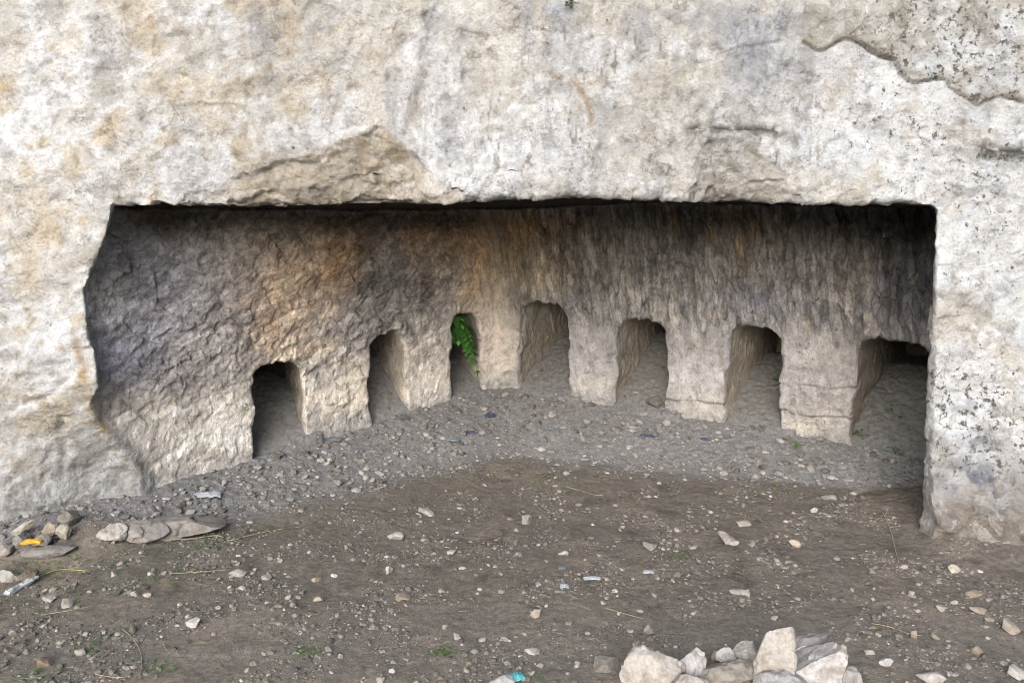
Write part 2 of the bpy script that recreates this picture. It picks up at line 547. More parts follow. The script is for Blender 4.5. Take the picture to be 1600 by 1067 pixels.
def rock_field():
    XX, ZZ = np.meshgrid(gx, gz, indexing='ij')
    f = (F(XX, ZZ).astype(np.float32)[:, None, :] - gy[None, :, None])           # > 0 is air
    X2, Y2 = np.meshgrid(gx, gy, indexing='ij')
    rd = room_sdf(X2, Y2).astype(np.float32)
    zc = (ZC + .016 * np.sin(X2 * 1.3 + .6) - .012 * sstep(.4, 2.0, X2) + (.006 + .022 * sstep(.1, 1.3, X2)) * (Y2 - 4.2)).astype(np.float32)
    lean = (.10 * sstep(1.0, 1.8, gz) * 1.0).astype(np.float32)                  # wall leans in towards the ceiling
    kz = int((2.0 - Z0) / H)
    a = rd[:, :, None] + lean[None, None, :kz] * sstep(4.6, 5.3, Y2).astype(np.float32)[:, :, None]
    a = a + (.05 * sstep(.1, 1.7, gz[:kz]))[None, None, :].astype(np.float32) * ((X2 > 1.5) & (Y2 < 4.55))[:, :, None] * sstep(4.55, 4.3, Y2).astype(np.float32)[:, :, None]
    b = gz[None, None, :kz] - zc[:, :, None]
    r = .05
    ch = np.maximum(a, b)
    both = (a > -r) & (b > -r)
    ch = np.where(both, np.sqrt((a + r).clip(0) ** 2 + (b + r).clip(0) ** 2) - r, ch)
    left = (gx[:, None, None] - opening_left(gz)[None, None, :kz].astype(np.float32)) + .55 * (gy[None, :, None] - 4.26)
    left = np.where(gx[:, None, None] < -1.2, left, 9)
    ch = np.maximum(ch, -left)
    f[:, :, :kz] = np.maximum(f[:, :, :kz], -ch)
    for n in NICHES:
        t, w = niche_local(n, X2, Y2)
        sl = np.where((np.abs(w) < n['w']) & (t > -.4) & (t < n['dep'] + .15))
        i0, i1, j0, j1 = sl[0].min(), sl[0].max() + 1, sl[1].min(), sl[1].max() + 1
        k1 = int((1.3 - Z0) / H)
        t, w = t[i0:i1, j0:j1, None], w[i0:i1, j0:j1, None]
        z = gz[None, None, :k1]
        hw = n['w'] / 2 * (1 - .10 * np.clip(t, 0, 2)) 
        top = n['top'] - .06 * np.clip(t, 0, 2)
        wob = .008 * np.sin(z * 13 + n['a']) + .005 * np.sin(z * 31 + 2 * n['a'])
        dx = np.abs(w + wob) - hw + .02 * sstep(.4, 1.0, z)
        dz = z - top + .14 * (w / 1.0 + .0) * (1 if n['a'] > 0 else -1) * .5 + .06 * (w / n['w']) ** 2 + .005 * np.sin(w * 38 + n['a'])
        r = .10
        d = np.where((dx > -r) & (dz > -r), np.hypot((dx + r).clip(0), (dz + r).clip(0)) - r, np.maximum(dx, dz))
        d = np.maximum(d, np.maximum(-.22 - t, t - n['dep']))
        f[i0:i1, j0:j1, :k1] = np.maximum(f[i0:i1, j0:j1, :k1], -d.astype(np.float32))
    return f

def surface_nets(f):
    s = f > 0
    c = np.zeros(tuple(k - 1 for k in f.shape), np.uint8)
    sl = [slice(0, -1), slice(1, None)]
    for a in (0, 1):
        for b in (0, 1):
            for d in (0, 1):
                c += s[sl[a], sl[b], sl[d]]
    I, J, K = np.nonzero((c > 0) & (c < 8))
    vid = np.full(c.shape, -1, np.int32)
    vid[I, J, K] = np.arange(len(I))
    acc = np.zeros((len(I), 3)); cnt = np.zeros(len(I))
    corners = [(a, b, d) for a in (0, 1) for b in (0, 1) for d in (0, 1)]
    for p in corners:
        for ax in range(3):
            if p[ax]: continue
            q = list(p); q[ax] = 1
            fa = f[I + p[0], J + p[1], K + p[2]]; fb = f[I + q[0], J + q[1], K + q[2]]
            cr = (fa > 0) != (fb > 0)
            t = np.where(cr, fa / np.where(cr, fa - fb, 1), 0)
            pos = np.tile(np.array(p, float), (len(I), 1)); pos[:, ax] += t
            acc += pos * cr[:, None]; cnt += cr
    V = (np.stack([I, J, K], 1) + acc / cnt[:, None]) * H + np.array([X0, Y0, Z0])
    quads = []
    for ax in range(3):
        b, d = (ax + 1) % 3, (ax + 2) % 3
        lo = [slice(None)] * 3; hi = [slice(None)] * 3
        lo[ax] = slice(0, -1); hi[ax] = slice(1, None)
        ch = s[tuple(lo)] != s[tuple(hi)]
        idx = np.stack(np.nonzero(ch), 1)
        ok = (idx[:, b] > 0) & (idx[:, d] > 0) & (idx[:, b] < f.shape[b] - 1) & (idx[:, d] < f.shape[d] - 1)
        idx = idx[ok]
        def g(ob, od):
            q = idx.copy(); q[:, b] += ob; q[:, d] += od
            return vid[q[:, 0], q[:, 1], q[:, 2]]
        Q = np.stack([g(-1, -1), g(0, -1), g(0, 0), g(-1, 0)], 1)
        air_low = s[idx[:, 0], idx[:, 1], idx[:, 2]]
        Q[air_low] = Q[air_low][:, ::-1]
        quads.append(Q)
    return V, np.concatenate(quads)

def subdivide(V, Q):
    n = len(V)
    E = np.concatenate([np.stack([Q[:, k], Q[:, (k + 1) % 4]], 1) for k in range(4)])
    key = np.minimum(E[:, 0], E[:, 1]).astype(np.int64) * n + np.maximum(E[:, 0], E[:, 1])
    u, inv = np.unique(key, return_inverse=True)
    mid = (V[u // n] + V[u % n]) / 2
    cen = V[Q].mean(1)
    m = (inv + n).reshape(4, -1).T
    c = np.arange(len(Q)) + n + len(u)
    out = np.concatenate([np.stack([Q[:, k], m[:, k], c, m[:, (k + 3) % 4]], 1) for k in range(4)])
    return np.concatenate([V, mid, cen]), out

field = rock_field()
RV, RQ = surface_nets(field)
del field
# relax once so that the stair-steps of the grid vanish
def relax(V, Q, k=.5):
    acc = np.zeros_like(V); cnt = np.zeros(len(V))
    for a, b in ((0, 1), (1, 2), (2, 3), (3, 0)):
        for i, j in ((a, b), (b, a)):
            for c in range(3):
                acc[:, c] += np.bincount(Q[:, i], V[Q[:, j], c], len(V))
            cnt += np.bincount(Q[:, i], minlength=len(V))
    return V * (1 - k) + k * acc / np.maximum(cnt, 1)[:, None]
RV = relax(RV, RQ, .4)
RV, RQ = subdivide(RV, RQ)
RV = relax(RV, RQ, .35)
RV0 = RV.copy()

# region of every vertex
rx, ry, rz = RV[:, 0], RV[:, 1], RV[:, 2]
RSD = room_sdf(rx, ry)
RF = F(rx, rz)
RN = vert_normals(RV, RQ)
depth_in = ry - RF
w_in = sstep(.02, .09, depth_in)                                   # 0 on the outer face, 1 inside the chamber
w_ceil = w_in * sstep(-.45, -.8, RN[:, 2]) * (rz > 1.6)
nt_ = np.full(len(RV), -1); nt_t = np.zeros(len(RV))
for i, n in enumerate(NICHES):
    t, w = niche_local(n, rx, ry)
    m = (RSD > .035) & (np.abs(w) < n['w'] * .5 + .05) & (t > -.3) & (rz < 1.25)
    nt_[m] = i; nt_t[m] = np.clip(t[m], 0, 2)
w_ni = np.where(nt_ >= 0, sstep(.02, .10, RSD), 0) * w_in
w_wall = np.clip(w_in - w_ceil - w_ni, 0, 1)
w_out = 1 - w_in

#@@DISP
def rot_xz(p, deg):
    a = math.radians(deg)
    q = p.copy()
    q[:, 0] = p[:, 0] * math.cos(a) + p[:, 2] * math.sin(a)
    q[:, 2] = -p[:, 0] * math.sin(a) + p[:, 2] * math.cos(a)
    return q

def interp_line(x, pts):
    pts = sorted(pts)
    return np.interp(x, [p[0] for p in pts], [p[1] for p in pts])

SCOOP = FX([(296, 300), (360, 284), (420, 262), (470, 242), (520, 222), (585, 200), (612, 214), (640, 240), (672, 268), (740, 312)])
FACET = FX([(1078, 262), (1092, 228), (1104, 220), (1135, 216), (1165, 222), (1190, 240), (1208, 250), (1226, 276), (1262, 318)])
PLATE = FX([(1250, 66), (1262, 74), (1274, 80), (1288, 79), (1302, 70), (1318, 63), (1332, 64), (1345, 72), (1358, 81), (1380, 92), (1394, 98), (1402, 116), (1412, 126), (1424, 131), (1440, 129), (1462, 125), (1474, 127), (1480, 140),
            (1500, 152), (1522, 168), (1535, 160), (1560, 152), (1590, 162), (1640, 176)])
CRACK = FX([(1130, 84), (1190, 72), (1235, 62), (1258, 60)])
LEDGE = FX([(1066, 205), (1100, 203), (1140, 207), (1180, 206), (1206, 208), (1240, 212)])
LEDGE2 = FX([(1510, 232), (1540, 240), (1600, 242), (1680, 250)])
YCRACK = [FX([(858, 116), (880, 124), (915, 132), (938, 130), (948, 108), (962, 100)]), FX([(900, 134), (918, 160), (924, 185), (920, 200)])]
STRATA = [FX([(1208, 210), (1214, 238), (1222, 262), (1246, 300), (1262, 312)]), FX([(-60, 660), (40, 632), (100, 612), (150, 548)]), FX([(-40, 490), (60, 470), (110, 450), (150, 436)]),
          FX([(90, 760), (100, 690), (104, 650), (150, 620)]), FX([(1480, 560), (1510, 520), (1545, 470)]),
          FX([(1205, 210), (1216, 250), (1240, 290), (1275, 318)])]

def cliff_shift(p):
    """forward (+) displacement of the outer face, metres"""
    x, z = p[:, 0], p[:, 2]
    d = np.zeros(len(p))
    warp = p + .12 * np.stack([fbm(p, .5, 2, off=20), fbm(p, .5, 2, off=30), fbm(p, .5, 2, off=40)], 1)
    d += .050 * fbm(warp, 1.1, 3, off=2.0)
    jit = p + .05 * np.stack([fbm(p, .12, 3, off=21), fbm(p, .12, 3, off=31), fbm(p, .12, 3, off=43)], 1) + .3 * (warp - p)
    f1, f2, tl, rn = facets(jit, .30, off=7.7, stretch=(.8, .6, 1.25))
    d += .006 * tl * (.4 + sstep(-.2, .3, fbm(p, .7, 2, off=44)))
    f1, f2, tl, rn = facets(jit, .10, off=17.7, stretch=(.8, .6, 1.25))
    d += .009 * tl * sstep(-.15, .25, fbm(p, .4, 2, off=45))
    left = sstep(-.4, -1.6, x)
    right = sstep(1.4, 2.2, x)
    mid = 1 - np.clip(left + right, 0, 1)
    # slanting layers on the left, rising to the right
    q = rot_xz(warp, 24)
    d += left * (.026 * fbm(q, .42, 4, off=5, stretch=(.32, 1, 1.25), ridge=True) + .008 * fbm(q, .12, 3, off=8, stretch=(.4, 1, 1.3)))
    # upright flutes in the middle and at the top
    d += mid * (.012 * fbm(rot_xz(warp, -12), .22, 3, off=11, stretch=(1.1, 1, .42)) + .005 * fbm(rot_xz(p, -20), .06, 2, off=3, stretch=(1.3, 1, .5), ridge=True))
    # flowing hollows on the right
    q = rot_xz(warp, -28)
    d += right * (.030 * fbm(q, .36, 4, off=15, stretch=(.5, 1, 1.2)) + .007 * fbm(q, .09, 2, off=6, stretch=(.6, 1, 1.2), ridge=True))
    d += .011 * fbm(p, .16, 3, off=1.2, gain=.6) + .0035 * fbm(p, .045, 2, off=2.5)
    # the bevelled scoop broken out above the lintel
    jag = .034 * fbm(p, .14, 4, off=31, gain=.6) + .05 * fbm(p, .5, 2, off=33)
    zt = interp_line(x, SCOOP) + jag
    below = np.clip(zt - z, 0, 1)
    inx = sstep(SCOOP[0][0] - .05, SCOOP[0][0] + .2, x) * sstep(SCOOP[-1][0] + .05, SCOOP[-1][0] - .4, x)
    sc = inx * sstep(0, .012, below)
    d -= sc * (.016 + .42 * below)
    f1, f2, tl, rn = facets(jit, .16, off=27.7, stretch=(.6, .6, 1.3))
    d += sc * (.032 * fbm(rot_xz(p, 14), .24, 4, off=41, stretch=(.5, 1, 1.2), ridge=True) + .03 * tl)
    # facet on the right of the lintel
    zt = interp_line(x, FACET) + .4 * jag
    below = np.clip(zt + .03 * fbm(p, .1, 3, off=36) - z, 0, 1)
    inx = sstep(FACET[0][0] - .02, FACET[0][0] + .10, x + .03 * fbm(p, .12, 3, off=37)) * sstep(FACET[-1][0] + .05, FACET[-1][0] - .22, x)
    d -= inx * sstep(0, .03, below) * (.012 + .22 * below)
    f1, f2, tl, rn = facets(jit, .13, off=28.7, stretch=(1.2, .6, .7))
    d += inx * sstep(0, .05, below) * (.016 * tl + .010 * fbm(p, .08, 3, off=38))
    # all along the lintel the lowest hand-breadth turns under
    d -= .25 * np.clip(1.90 + .02 * fbm(p, .3, 2, off=50) - z, 0, .12) * sstep(2.2, 1.9, np.abs(x + .05)) * sstep(1.5, 1.7, z) * (1 - sc)
    # plate of harder stone at the upper right
    zp = interp_line(x, PLATE) + .014 * fbm(p, .09, 4, off=51, gain=.65)
    over = z - zp
    inx = sstep(PLATE[0][0] - .006, PLATE[0][0] + .006, x)
    vary = np.clip(1 + 1.1 * fbm(p, .3, 2, off=52), .15, 2)
    d += inx * (sstep(0, .010, over) * .011 * vary + sstep(-.02, .25, over) * .03)
    d -= .012 * np.exp(-(over / .007) ** 2) * inx * vary
    # crack, ledges
    brk = sstep(-.35, .2, fbm(p, .2, 3, off=46))
    for ln, dp, wd in [(CRACK, .014, .007)] + [(l, .010, .010) for l in YCRACK]:
        d -= dp * brk * np.exp(-(line_dist(x, z, ln) / wd) ** 2)
    wob = np.stack([fbm(p, .15, 3, off=47), fbm(p, .15, 3, off=48)], 1) * .025
    for ln in STRATA:
        dd = line_dist(x + wob[:, 0], z + wob[:, 1], ln)
        d -= .016 * brk * np.exp(-(dd / .022) ** 2)
        d += .012 * brk * np.exp(-(dd / .10) ** 2)
    for ln, step in ((LEDGE, .045), (LEDGE2, .075)):
        zl = interp_line(x, ln)
        inx = sstep(ln[0][0] - .05, ln[0][0] + .06, x) * sstep(ln[-1][0] + .05, ln[-1][0] - .06, x)
        d += inx * step * sstep(.012, -.004, z - zl) * np.exp(-np.clip(zl - z, 0, 9) / .12)
    # step along the upright ridge in the upper middle
    rl = FX([(668, -40), (662, 60), (655, 110), (640, 170), (622, 215)])
    zr = np.array([q_[1] for q_ in rl])
    xr = np.interp(z, zr[::-1], np.array([q_[0] for q_ in rl])[::-1]) + .012 * fbm(p, .15, 2, off=61)
    d -= .040 * (1 + .6 * fbm(p, .25, 2, off=62)) * sstep(-.03, .06, x - xr) * np.exp(-np.clip(x - xr, 0, 9) / .5) * sstep(2.0, 2.25, z)
    # pits
    f1, f2, tl, rn = facets(p, .11, off=71, stretch=(1, 1, .6))
    d -= .030 * (rn > .88) * sstep(.36, .12, f1) * mid * sstep(-.1, .2, fbm(p, .4, 2, off=72))
    # lumpy foot of the cliff
    foot = sstep(.60, .15, z)
    f1, f2, tl, rn = facets(p + .04 * fbm(p, .1, 2, off=76)[:, None], .15, off=75)
    d += foot * (.05 * fbm(p, .20, 4, off=77, gain=.6) + .05 * sstep(.6, .1, f1) * rn + .05 * sstep(.45, .05, z))
    return d

S_ALONG = 1.15
def wall_shift(p):
    """chisel dressing and scaling on the chamber walls (outwards of the rock = +)"""
    x, z = p[:, 0], p[:, 2]
    s = np.stack([x * S_ALONG, p[:, 1] * .35, z], 1)
    d = .022 * fbm(p, .55, 3, off=81)
    rgt = sstep(-.5, .1, x)
    high = sstep(.75, 1.05, z)
    # slanting chisel strokes on the right
    q = rot_xz(s + .02 * fbm(p, .2, 2, off=3)[:, None], 11)
    g = fbm(q, .055, 2, off=83, stretch=(1.25, .5, .26), ridge=True)
    g2 = fbm(q, .12, 2, off=84, stretch=(1.1, .5, .3))
    f1, f2, tl, rn = facets(q, .075, off=82.3, stretch=(1.25, .5, .34))
    d += rgt * (high * .8 + .2) * (.009 * g + .012 * g2 + .022 * tl)
    # scaly slanting flakes on the left
    q = rot_xz(s, 33)
    q = q + .03 * np.stack([fbm(p, .1, 2, off=23), fbm(p, .1, 2, off=24), fbm(p, .1, 2, off=25)], 1)
    f1, f2, tl, rn = facets(q, .10, off=85, stretch=(.7, .8, 1.5))
    d += (1 - rgt) * (.3 + .7 * sstep(.45, .9, z)) * (.013 * tl * (.3 + sstep(-.2, .3, fbm(p, .5, 2, off=86))) + .009 * fbm(q, .06, 3, off=87, stretch=(.6, 1, 1.4), ridge=True))
    f1, f2, tl, rn = facets(q * np.array([1, 1, 1]), .2, off=89)
    d += .010 * tl
    d += .004 * fbm(p, .04, 2, off=88)
    # bedding cracks across the pillars on the right
    for zc_, am, x0 in ((.335, .026, 1.0), (.53, .024, 1.75)):
        zz = zc_ + .07 * fbm(p, .3, 4, off=91 + zc_, gain=.6)
        d -= am * sstep(-.3, .25, fbm(p, .16, 2, off=92 + zc_)) * np.exp(-((z - zz) / .010) ** 2) * sstep(x0, x0 + .1, x) * sstep(2.75, 2.5, x)
        d += .010 * sstep(0, .02, z - zz) * np.exp(-np.clip(z - zz, 0, 1) / .06) * sstep(x0, x0 + .1, x)
    # broken stones over the second niche
    f1, f2, tl, rn = facets(p, .09, off=93)
    nb = np.exp(-(((x + .95) / .22) ** 2 + ((z - .95) / .09) ** 2))
    d += .05 * nb * sstep(.5, .15, f1) * rn
    d += .014 * sstep(.35, .1, z) * fbm(p, .12, 3, off=95)
    f1, f2, tl, rn = facets(p + .03 * fbm(p, .08, 2, off=96)[:, None], .085, off=97)
    d += .008 * tl * sstep(1.15, .85, z)
    return d

def niche_shift(p):
    d = .016 * fbm(p, .3, 3, off=101)
    q = rot_xz(p, 0)
    d += .0035 * fbm(q, .05, 2, off=103, stretch=(1, 1, .3), ridge=True) + .004 * fbm(p, .04, 2, off=104)
    f1, f2, tl, rn = facets(p, .09, off=105)
    d += .007 * tl
    return d

disp = np.zeros(len(RV))
m = w_out > 0
dv = np.zeros((len(RV), 3))
cs = np.zeros(len(RV)); cs[m] = cliff_shift(RV[m])
# the outer face moves along its own (smooth) direction, mostly towards the viewer
dv[:, 1] -= cs * w_out
m = w_wall > 0
ws = np.zeros(len(RV)); ws[m] = wall_shift(RV[m])
m2 = (w_ni > 0) | (w_ceil > 0)
ns = np.zeros(len(RV)); ns[m2] = niche_shift(RV[m2])
dv += RN * (ws * w_wall + ns * (w_ni + w_ceil))[:, None]
# the scoop also pulls back the edge of the lintel: carry the outer shift a little inside
carry = np.where((w_in > 0), 1, 0) * np.exp(-np.clip(depth_in, 0, 9) / .10) * sstep(1.55, 1.7, rz)
mm = (carry > .02)
ce = np.zeros(len(RV)); ce[mm] = cliff_shift(RV[mm])
dv[:, 1] -= ce * carry * w_in
# ragged lower edge of the lintel
edge = np.exp(-(depth_in / .07) ** 2) * sstep(1.6, 1.72, rz) * (rz < 1.95) * (np.abs(rx) < 2.1)
mm = edge > .03
ff = facets(RV[mm] + .02 * fbm(RV[mm], .05, 2, off=110)[:, None], .09, off=114)
dv[mm, 2] += edge[mm] * (.026 * fbm(RV[mm], .10, 4, off=111, gain=.6) + .032 * fbm(RV[mm], .45, 2, off=112) + .018 * ff[2])
jm = np.exp(-(depth_in / .07) ** 2) * (np.abs(rx - 2.24) < .15) * (rz < 1.75)
dv[:, 0] += jm * .026 * fbm(RV * np.array([.3, .3, 1]), .14, 3, off=113)
RV = RV + dv
RN = vert_normals(RV, RQ)

#@@COLOR
# ------------------------------------------------------------------ the stone's own colours
def lerp(a, b, t):
    return a + (np.asarray(b) - a) * np.clip(t, 0, 1)[:, None]

def wall_point(u, v):
    """where the view ray through a photo point meets the chamber wall"""
    d = ray(u, v)
    t = np.linspace(4.0, 9.0, 1500)
    P = EYE[None] + t[:, None] * d[None]
    s = room_sdf(P[:, 0], P[:, 1])
    k = np.argmax((s > 0) & (P[:, 1] > 4.35))
    return P[k]

def paint_cliff(p):
    x, z = p[:, 0], p[:, 2]
    n = len(p)
    c = np.tile(np.array([.60, .575, .53]), (n, 1))
    a = fbm(p, .55, 4, off=201); b = fbm(p, .22, 4, off=203, gain=.6); e = fbm(p, .09, 4, off=205, gain=.65)
    left = sstep(-.2, -1.5, x); right = sstep(1.3, 2.1, x); mid = 1 - np.clip(left + right, 0, 1)
    # cool white crusts, warm cream, grey
    c = lerp(c, [.78, .785, .80], sstep(.0, .22, a + .5 * e))
    c = lerp(c, [.56, .485, .375], sstep(.02, .28, b - .4 * a) * (.25 + .6 * left))
    c = lerp(c, [.42, .41, .395], sstep(.06, .32, -b + .5 * e) * .8)
    c = lerp(c, [.74, .80, .88], right * sstep(-.15, .25, fbm(rot_xz(p, -28), .3, 4, off=207, stretch=(.5, 1, 1.2))) * sstep(.35, .7, z))
    st = fbm(p, .12, 4, off=209, stretch=(1, 1, .28), gain=.6)
    c = lerp(c, [.40, .395, .39], mid * sstep(.06, .4, st) * .75)
    # ochre stains
    oc = fbm(p, .30, 4, off=211, gain=.6, stretch=(.8, 1, 1.3))
    c = lerp(c, [.52, .40, .26], sstep(.20, .46, oc) * (.10 + .45 * left) * sstep(.4, 1.2, z))
    for u, v, r, k in ((88, 70, .06, .8), (30, 100, .10, .35), (270, 60, .1, .4), (395, 85, .13, .6), (15, 140, .08, .5), (85, 105, .05, .6), (470, 60, .1, .4),
                       (655, 120, .09, .55), (735, 140, .09, .4), (1290, 15, .12, .4), (1580, 78, .03, .9), (1500, 110, .03, .9), (640, 155, .06, .4),
                       (1330, 110, .14, .25), (250, 330, .15, .3), (120, 335, .2, .25)):
        px, _, pz = on_face(u, v)
        w = np.exp(-((x - px) ** 2 + (z - pz) ** 2) / (r * r))
        c = lerp(c, [.52, .35, .15], k * w * sstep(-.15, .2, e + .3 * b))
    for ln in YCRACK + [CRACK]:
        c = lerp(c, [.34, .23, .13], .75 * np.exp(-(line_dist(x, z, ln) / .016) ** 2) * sstep(-.3, .1, e))
    ro = fbm(p + .03 * fbm(p, .3, 2, off=221)[:, None], .07, 3, off=223, stretch=(1, 1, .07), gain=.6)
    c = lerp(c, [.44, .435, .43], (mid + .4 * right) * sstep(.10, .34, ro) * sstep(-.2, .2, a + .2) * sstep(1.9, 2.1, z) * .7)
    sl = fbm(rot_xz(p, 26), .10, 4, off=225, stretch=(.22, 1, 1.2), gain=.6)
    c = lerp(c, [.45, .41, .35], left * sstep(.10, .36, sl) * .55)
    c = lerp(c, [.80, .80, .80], left * sstep(.12, .36, -sl) * .6)
    hl = np.abs(fbm(rot_xz(p + .05 * fbm(p, .2, 3, off=231)[:, None], -8), .16, 3, off=233, stretch=(1, 1, .25)))
    c = lerp(c, [.25, .225, .195], mid * sstep(.026, .006, hl) * sstep(-.1, .15, a + .5 * b) * .85)
    hl = np.abs(fbm(rot_xz(p + .05 * fbm(p, .2, 3, off=231)[:, None], 26), .22, 3, off=235, stretch=(.3, 1, 1)))
    c = lerp(c, [.33, .28, .21], left * sstep(.020, .006, hl) * sstep(.0, .25, b - .4 * a) * .7)
    hl = np.abs(fbm(rot_xz(p + .05 * fbm(p, .2, 3, off=231)[:, None], -30), .24, 3, off=237, stretch=(.35, 1, 1)))
    c = lerp(c, [.27, .26, .25], right * sstep(.022, .006, hl) * sstep(.0, .25, b + .3 * a) * .75)
    # freshly broken tan stone in the scoop and the facet
    zt = interp_line(x, SCOOP) + .034 * fbm(p, .14, 4, off=31, gain=.6) + .05 * fbm(p, .5, 2, off=33)
    inx = sstep(SCOOP[0][0] - .05, SCOOP[0][0] + .25, x) * sstep(SCOOP[-1][0] + .15, SCOOP[-1][0] - .35, x)
    scp = inx * sstep(-.01, .03, zt - z)
    c = lerp(c, [.46, .385, .285], scp * (.75 + .5 * b))
    zt = interp_line(x, FACET)
    zt = zt + .03 * fbm(p, .1, 3, off=36)
    inx = sstep(FACET[0][0] - .02, FACET[0][0] + .12, x + .03 * fbm(p, .12, 3, off=37)) * sstep(FACET[-1][0] + .05, FACET[-1][0] - .22, x)
    c = lerp(c, [.43, .395, .345], inx * sstep(0, .04, zt - z) * sstep(-.3, .3, b + .3) * .85)
    # grey flutes at the top right of the middle
    for u, v, rx_, rz_, k in ((1180, 60, .24, .24, .95), (860, 30, .14, .2, .75), (700, 60, .10, .25, .4), (1190, 160, .2, .12, .5), (640, 170, .06, .18, .5), (170, 90, .08, .06, .4), (410, 45, .07, .12, .45), (700, 230, .08, .1, .35)):
        px, _, pz = on_face(u, v)
        w = np.exp(-(((x - px) / rx_) ** 2 + ((z - pz) / rz_) ** 2))
        c = lerp(c, [.34, .348, .37], np.clip(1.25 * k * w, 0, 1) * sstep(-.40, .10, st + .2 * e))
    # plate: weathered grey beige
    zp = interp_line(x, PLATE) + .014 * fbm(p, .09, 4, off=51, gain=.65)
    pl = sstep(PLATE[0][0] - .01, PLATE[0][0] + .02, x) * sstep(-.005, .01, z - zp)
    c = lerp(c, [.52, .50, .455], pl * (.5 + 1.2 * b))
    c = lerp(c, [.40, .385, .355], pl * sstep(.0, .3, e - .4 * a) * .7)
    c = lerp(c, [.42, .37, .29], np.exp(-((z - zp - .02) / .03) ** 2) * sstep(PLATE[0][0], PLATE[0][0] + .02, x) * .5)
    c = lerp(c, [.14, .10, .075], np.exp(-((z - zp) / .006) ** 2) * sstep(PLATE[0][0], PLATE[0][0] + .02, x) * sstep(-.4, .1, e + .3 * b) * .8)
    c = lerp(c, [.30, .275, .24], pl * sstep(.05, .3, b) * .7)
    # brown earth caught on the ledges
    for ln, w_ in ((LEDGE, .026), (LEDGE2, .042)):
        zl = interp_line(x, ln)
        inx = sstep(ln[0][0] - .04, ln[0][0] + .05, x) * sstep(ln[-1][0] + .02, ln[-1][0] - .1, x)
        c = lerp(c, [.11, .10, .085], inx * np.exp(-((z - zl - .008 + .02 * b) / w_) ** 2) * sstep(-.30, -.05, e + .4 * b))
    # dusty, earth-splashed foot
    foot = sstep(.75, .02, z + .16 * a + .10 * b)
    c = lerp(c, [.56, .55, .53], foot * .5 * (x < 0))
    c = lerp(c, [.40, .395, .385], sstep(.52, .14, z + .14 * b + .06 * e) * .8 * (x < 0))
    rf = sstep(.75, .3, z + .15 * b) * (x > 0)
    c = lerp(c, [.40, .385, .37], rf * .8)
    c = lerp(c, [.25, .21, .17], sstep(.42, .18, z + .12 * a + .10 * b) * (x > 0) * .9)
    c = lerp(c, [.24, .24, .25], right * sstep(1.0, .6, z) * sstep(.12, .3, fbm(p, .10, 4, off=213, gain=.65)) * .8)
    c = lerp(c, [.40, .385, .36], right * sstep(.14, .34, fbm(rot_xz(p, -28), .22, 4, off=215, stretch=(.4, 1, 1.2), gain=.6)) * .75)
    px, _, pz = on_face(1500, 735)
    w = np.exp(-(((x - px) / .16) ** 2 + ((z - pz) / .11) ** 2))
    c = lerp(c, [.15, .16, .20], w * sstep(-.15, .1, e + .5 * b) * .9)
    # orange rim of the left jamb
    for u, v, r in ((163, 575, .07), (168, 625, .06), (154, 540, .05), (172, 660, .05)):
        px, _, pz = on_face(u, v, 4.35)
        w = np.exp(-(((x - px) / .025) ** 2 + ((z - pz) / r) ** 2))
        c = lerp(c, [.44, .29, .15], .8 * w)
    # spots: r = dark lichen, g = pale chips
    sp = np.zeros((n, 3))
    sp[:, 0] = .10 + .22 * mid * sstep(0, .3, b) + right * (.42 + .5 * sstep(-.1, .35, a)) * sstep(.2, .5, z) + .75 * pl * (1 + a) * sstep(PLATE[0][0], PLATE[0][0] + .5, x)
    sp[:, 0] += right * sstep(1.0, .6, z) * sstep(.22, .4, z) * (.25 + .9 * sstep(-.1, .25, b))
    sp[:, 0] *= (1 - .9 * scp)
    return .80 * np.minimum(c, .70) * ((1 + .14 * e) * (.95 + .22 * fbm(p, 1.0, 3, off=241)))[:, None] * np.array([.90, .95, 1.03]), np.clip(sp, 0, 1.2)

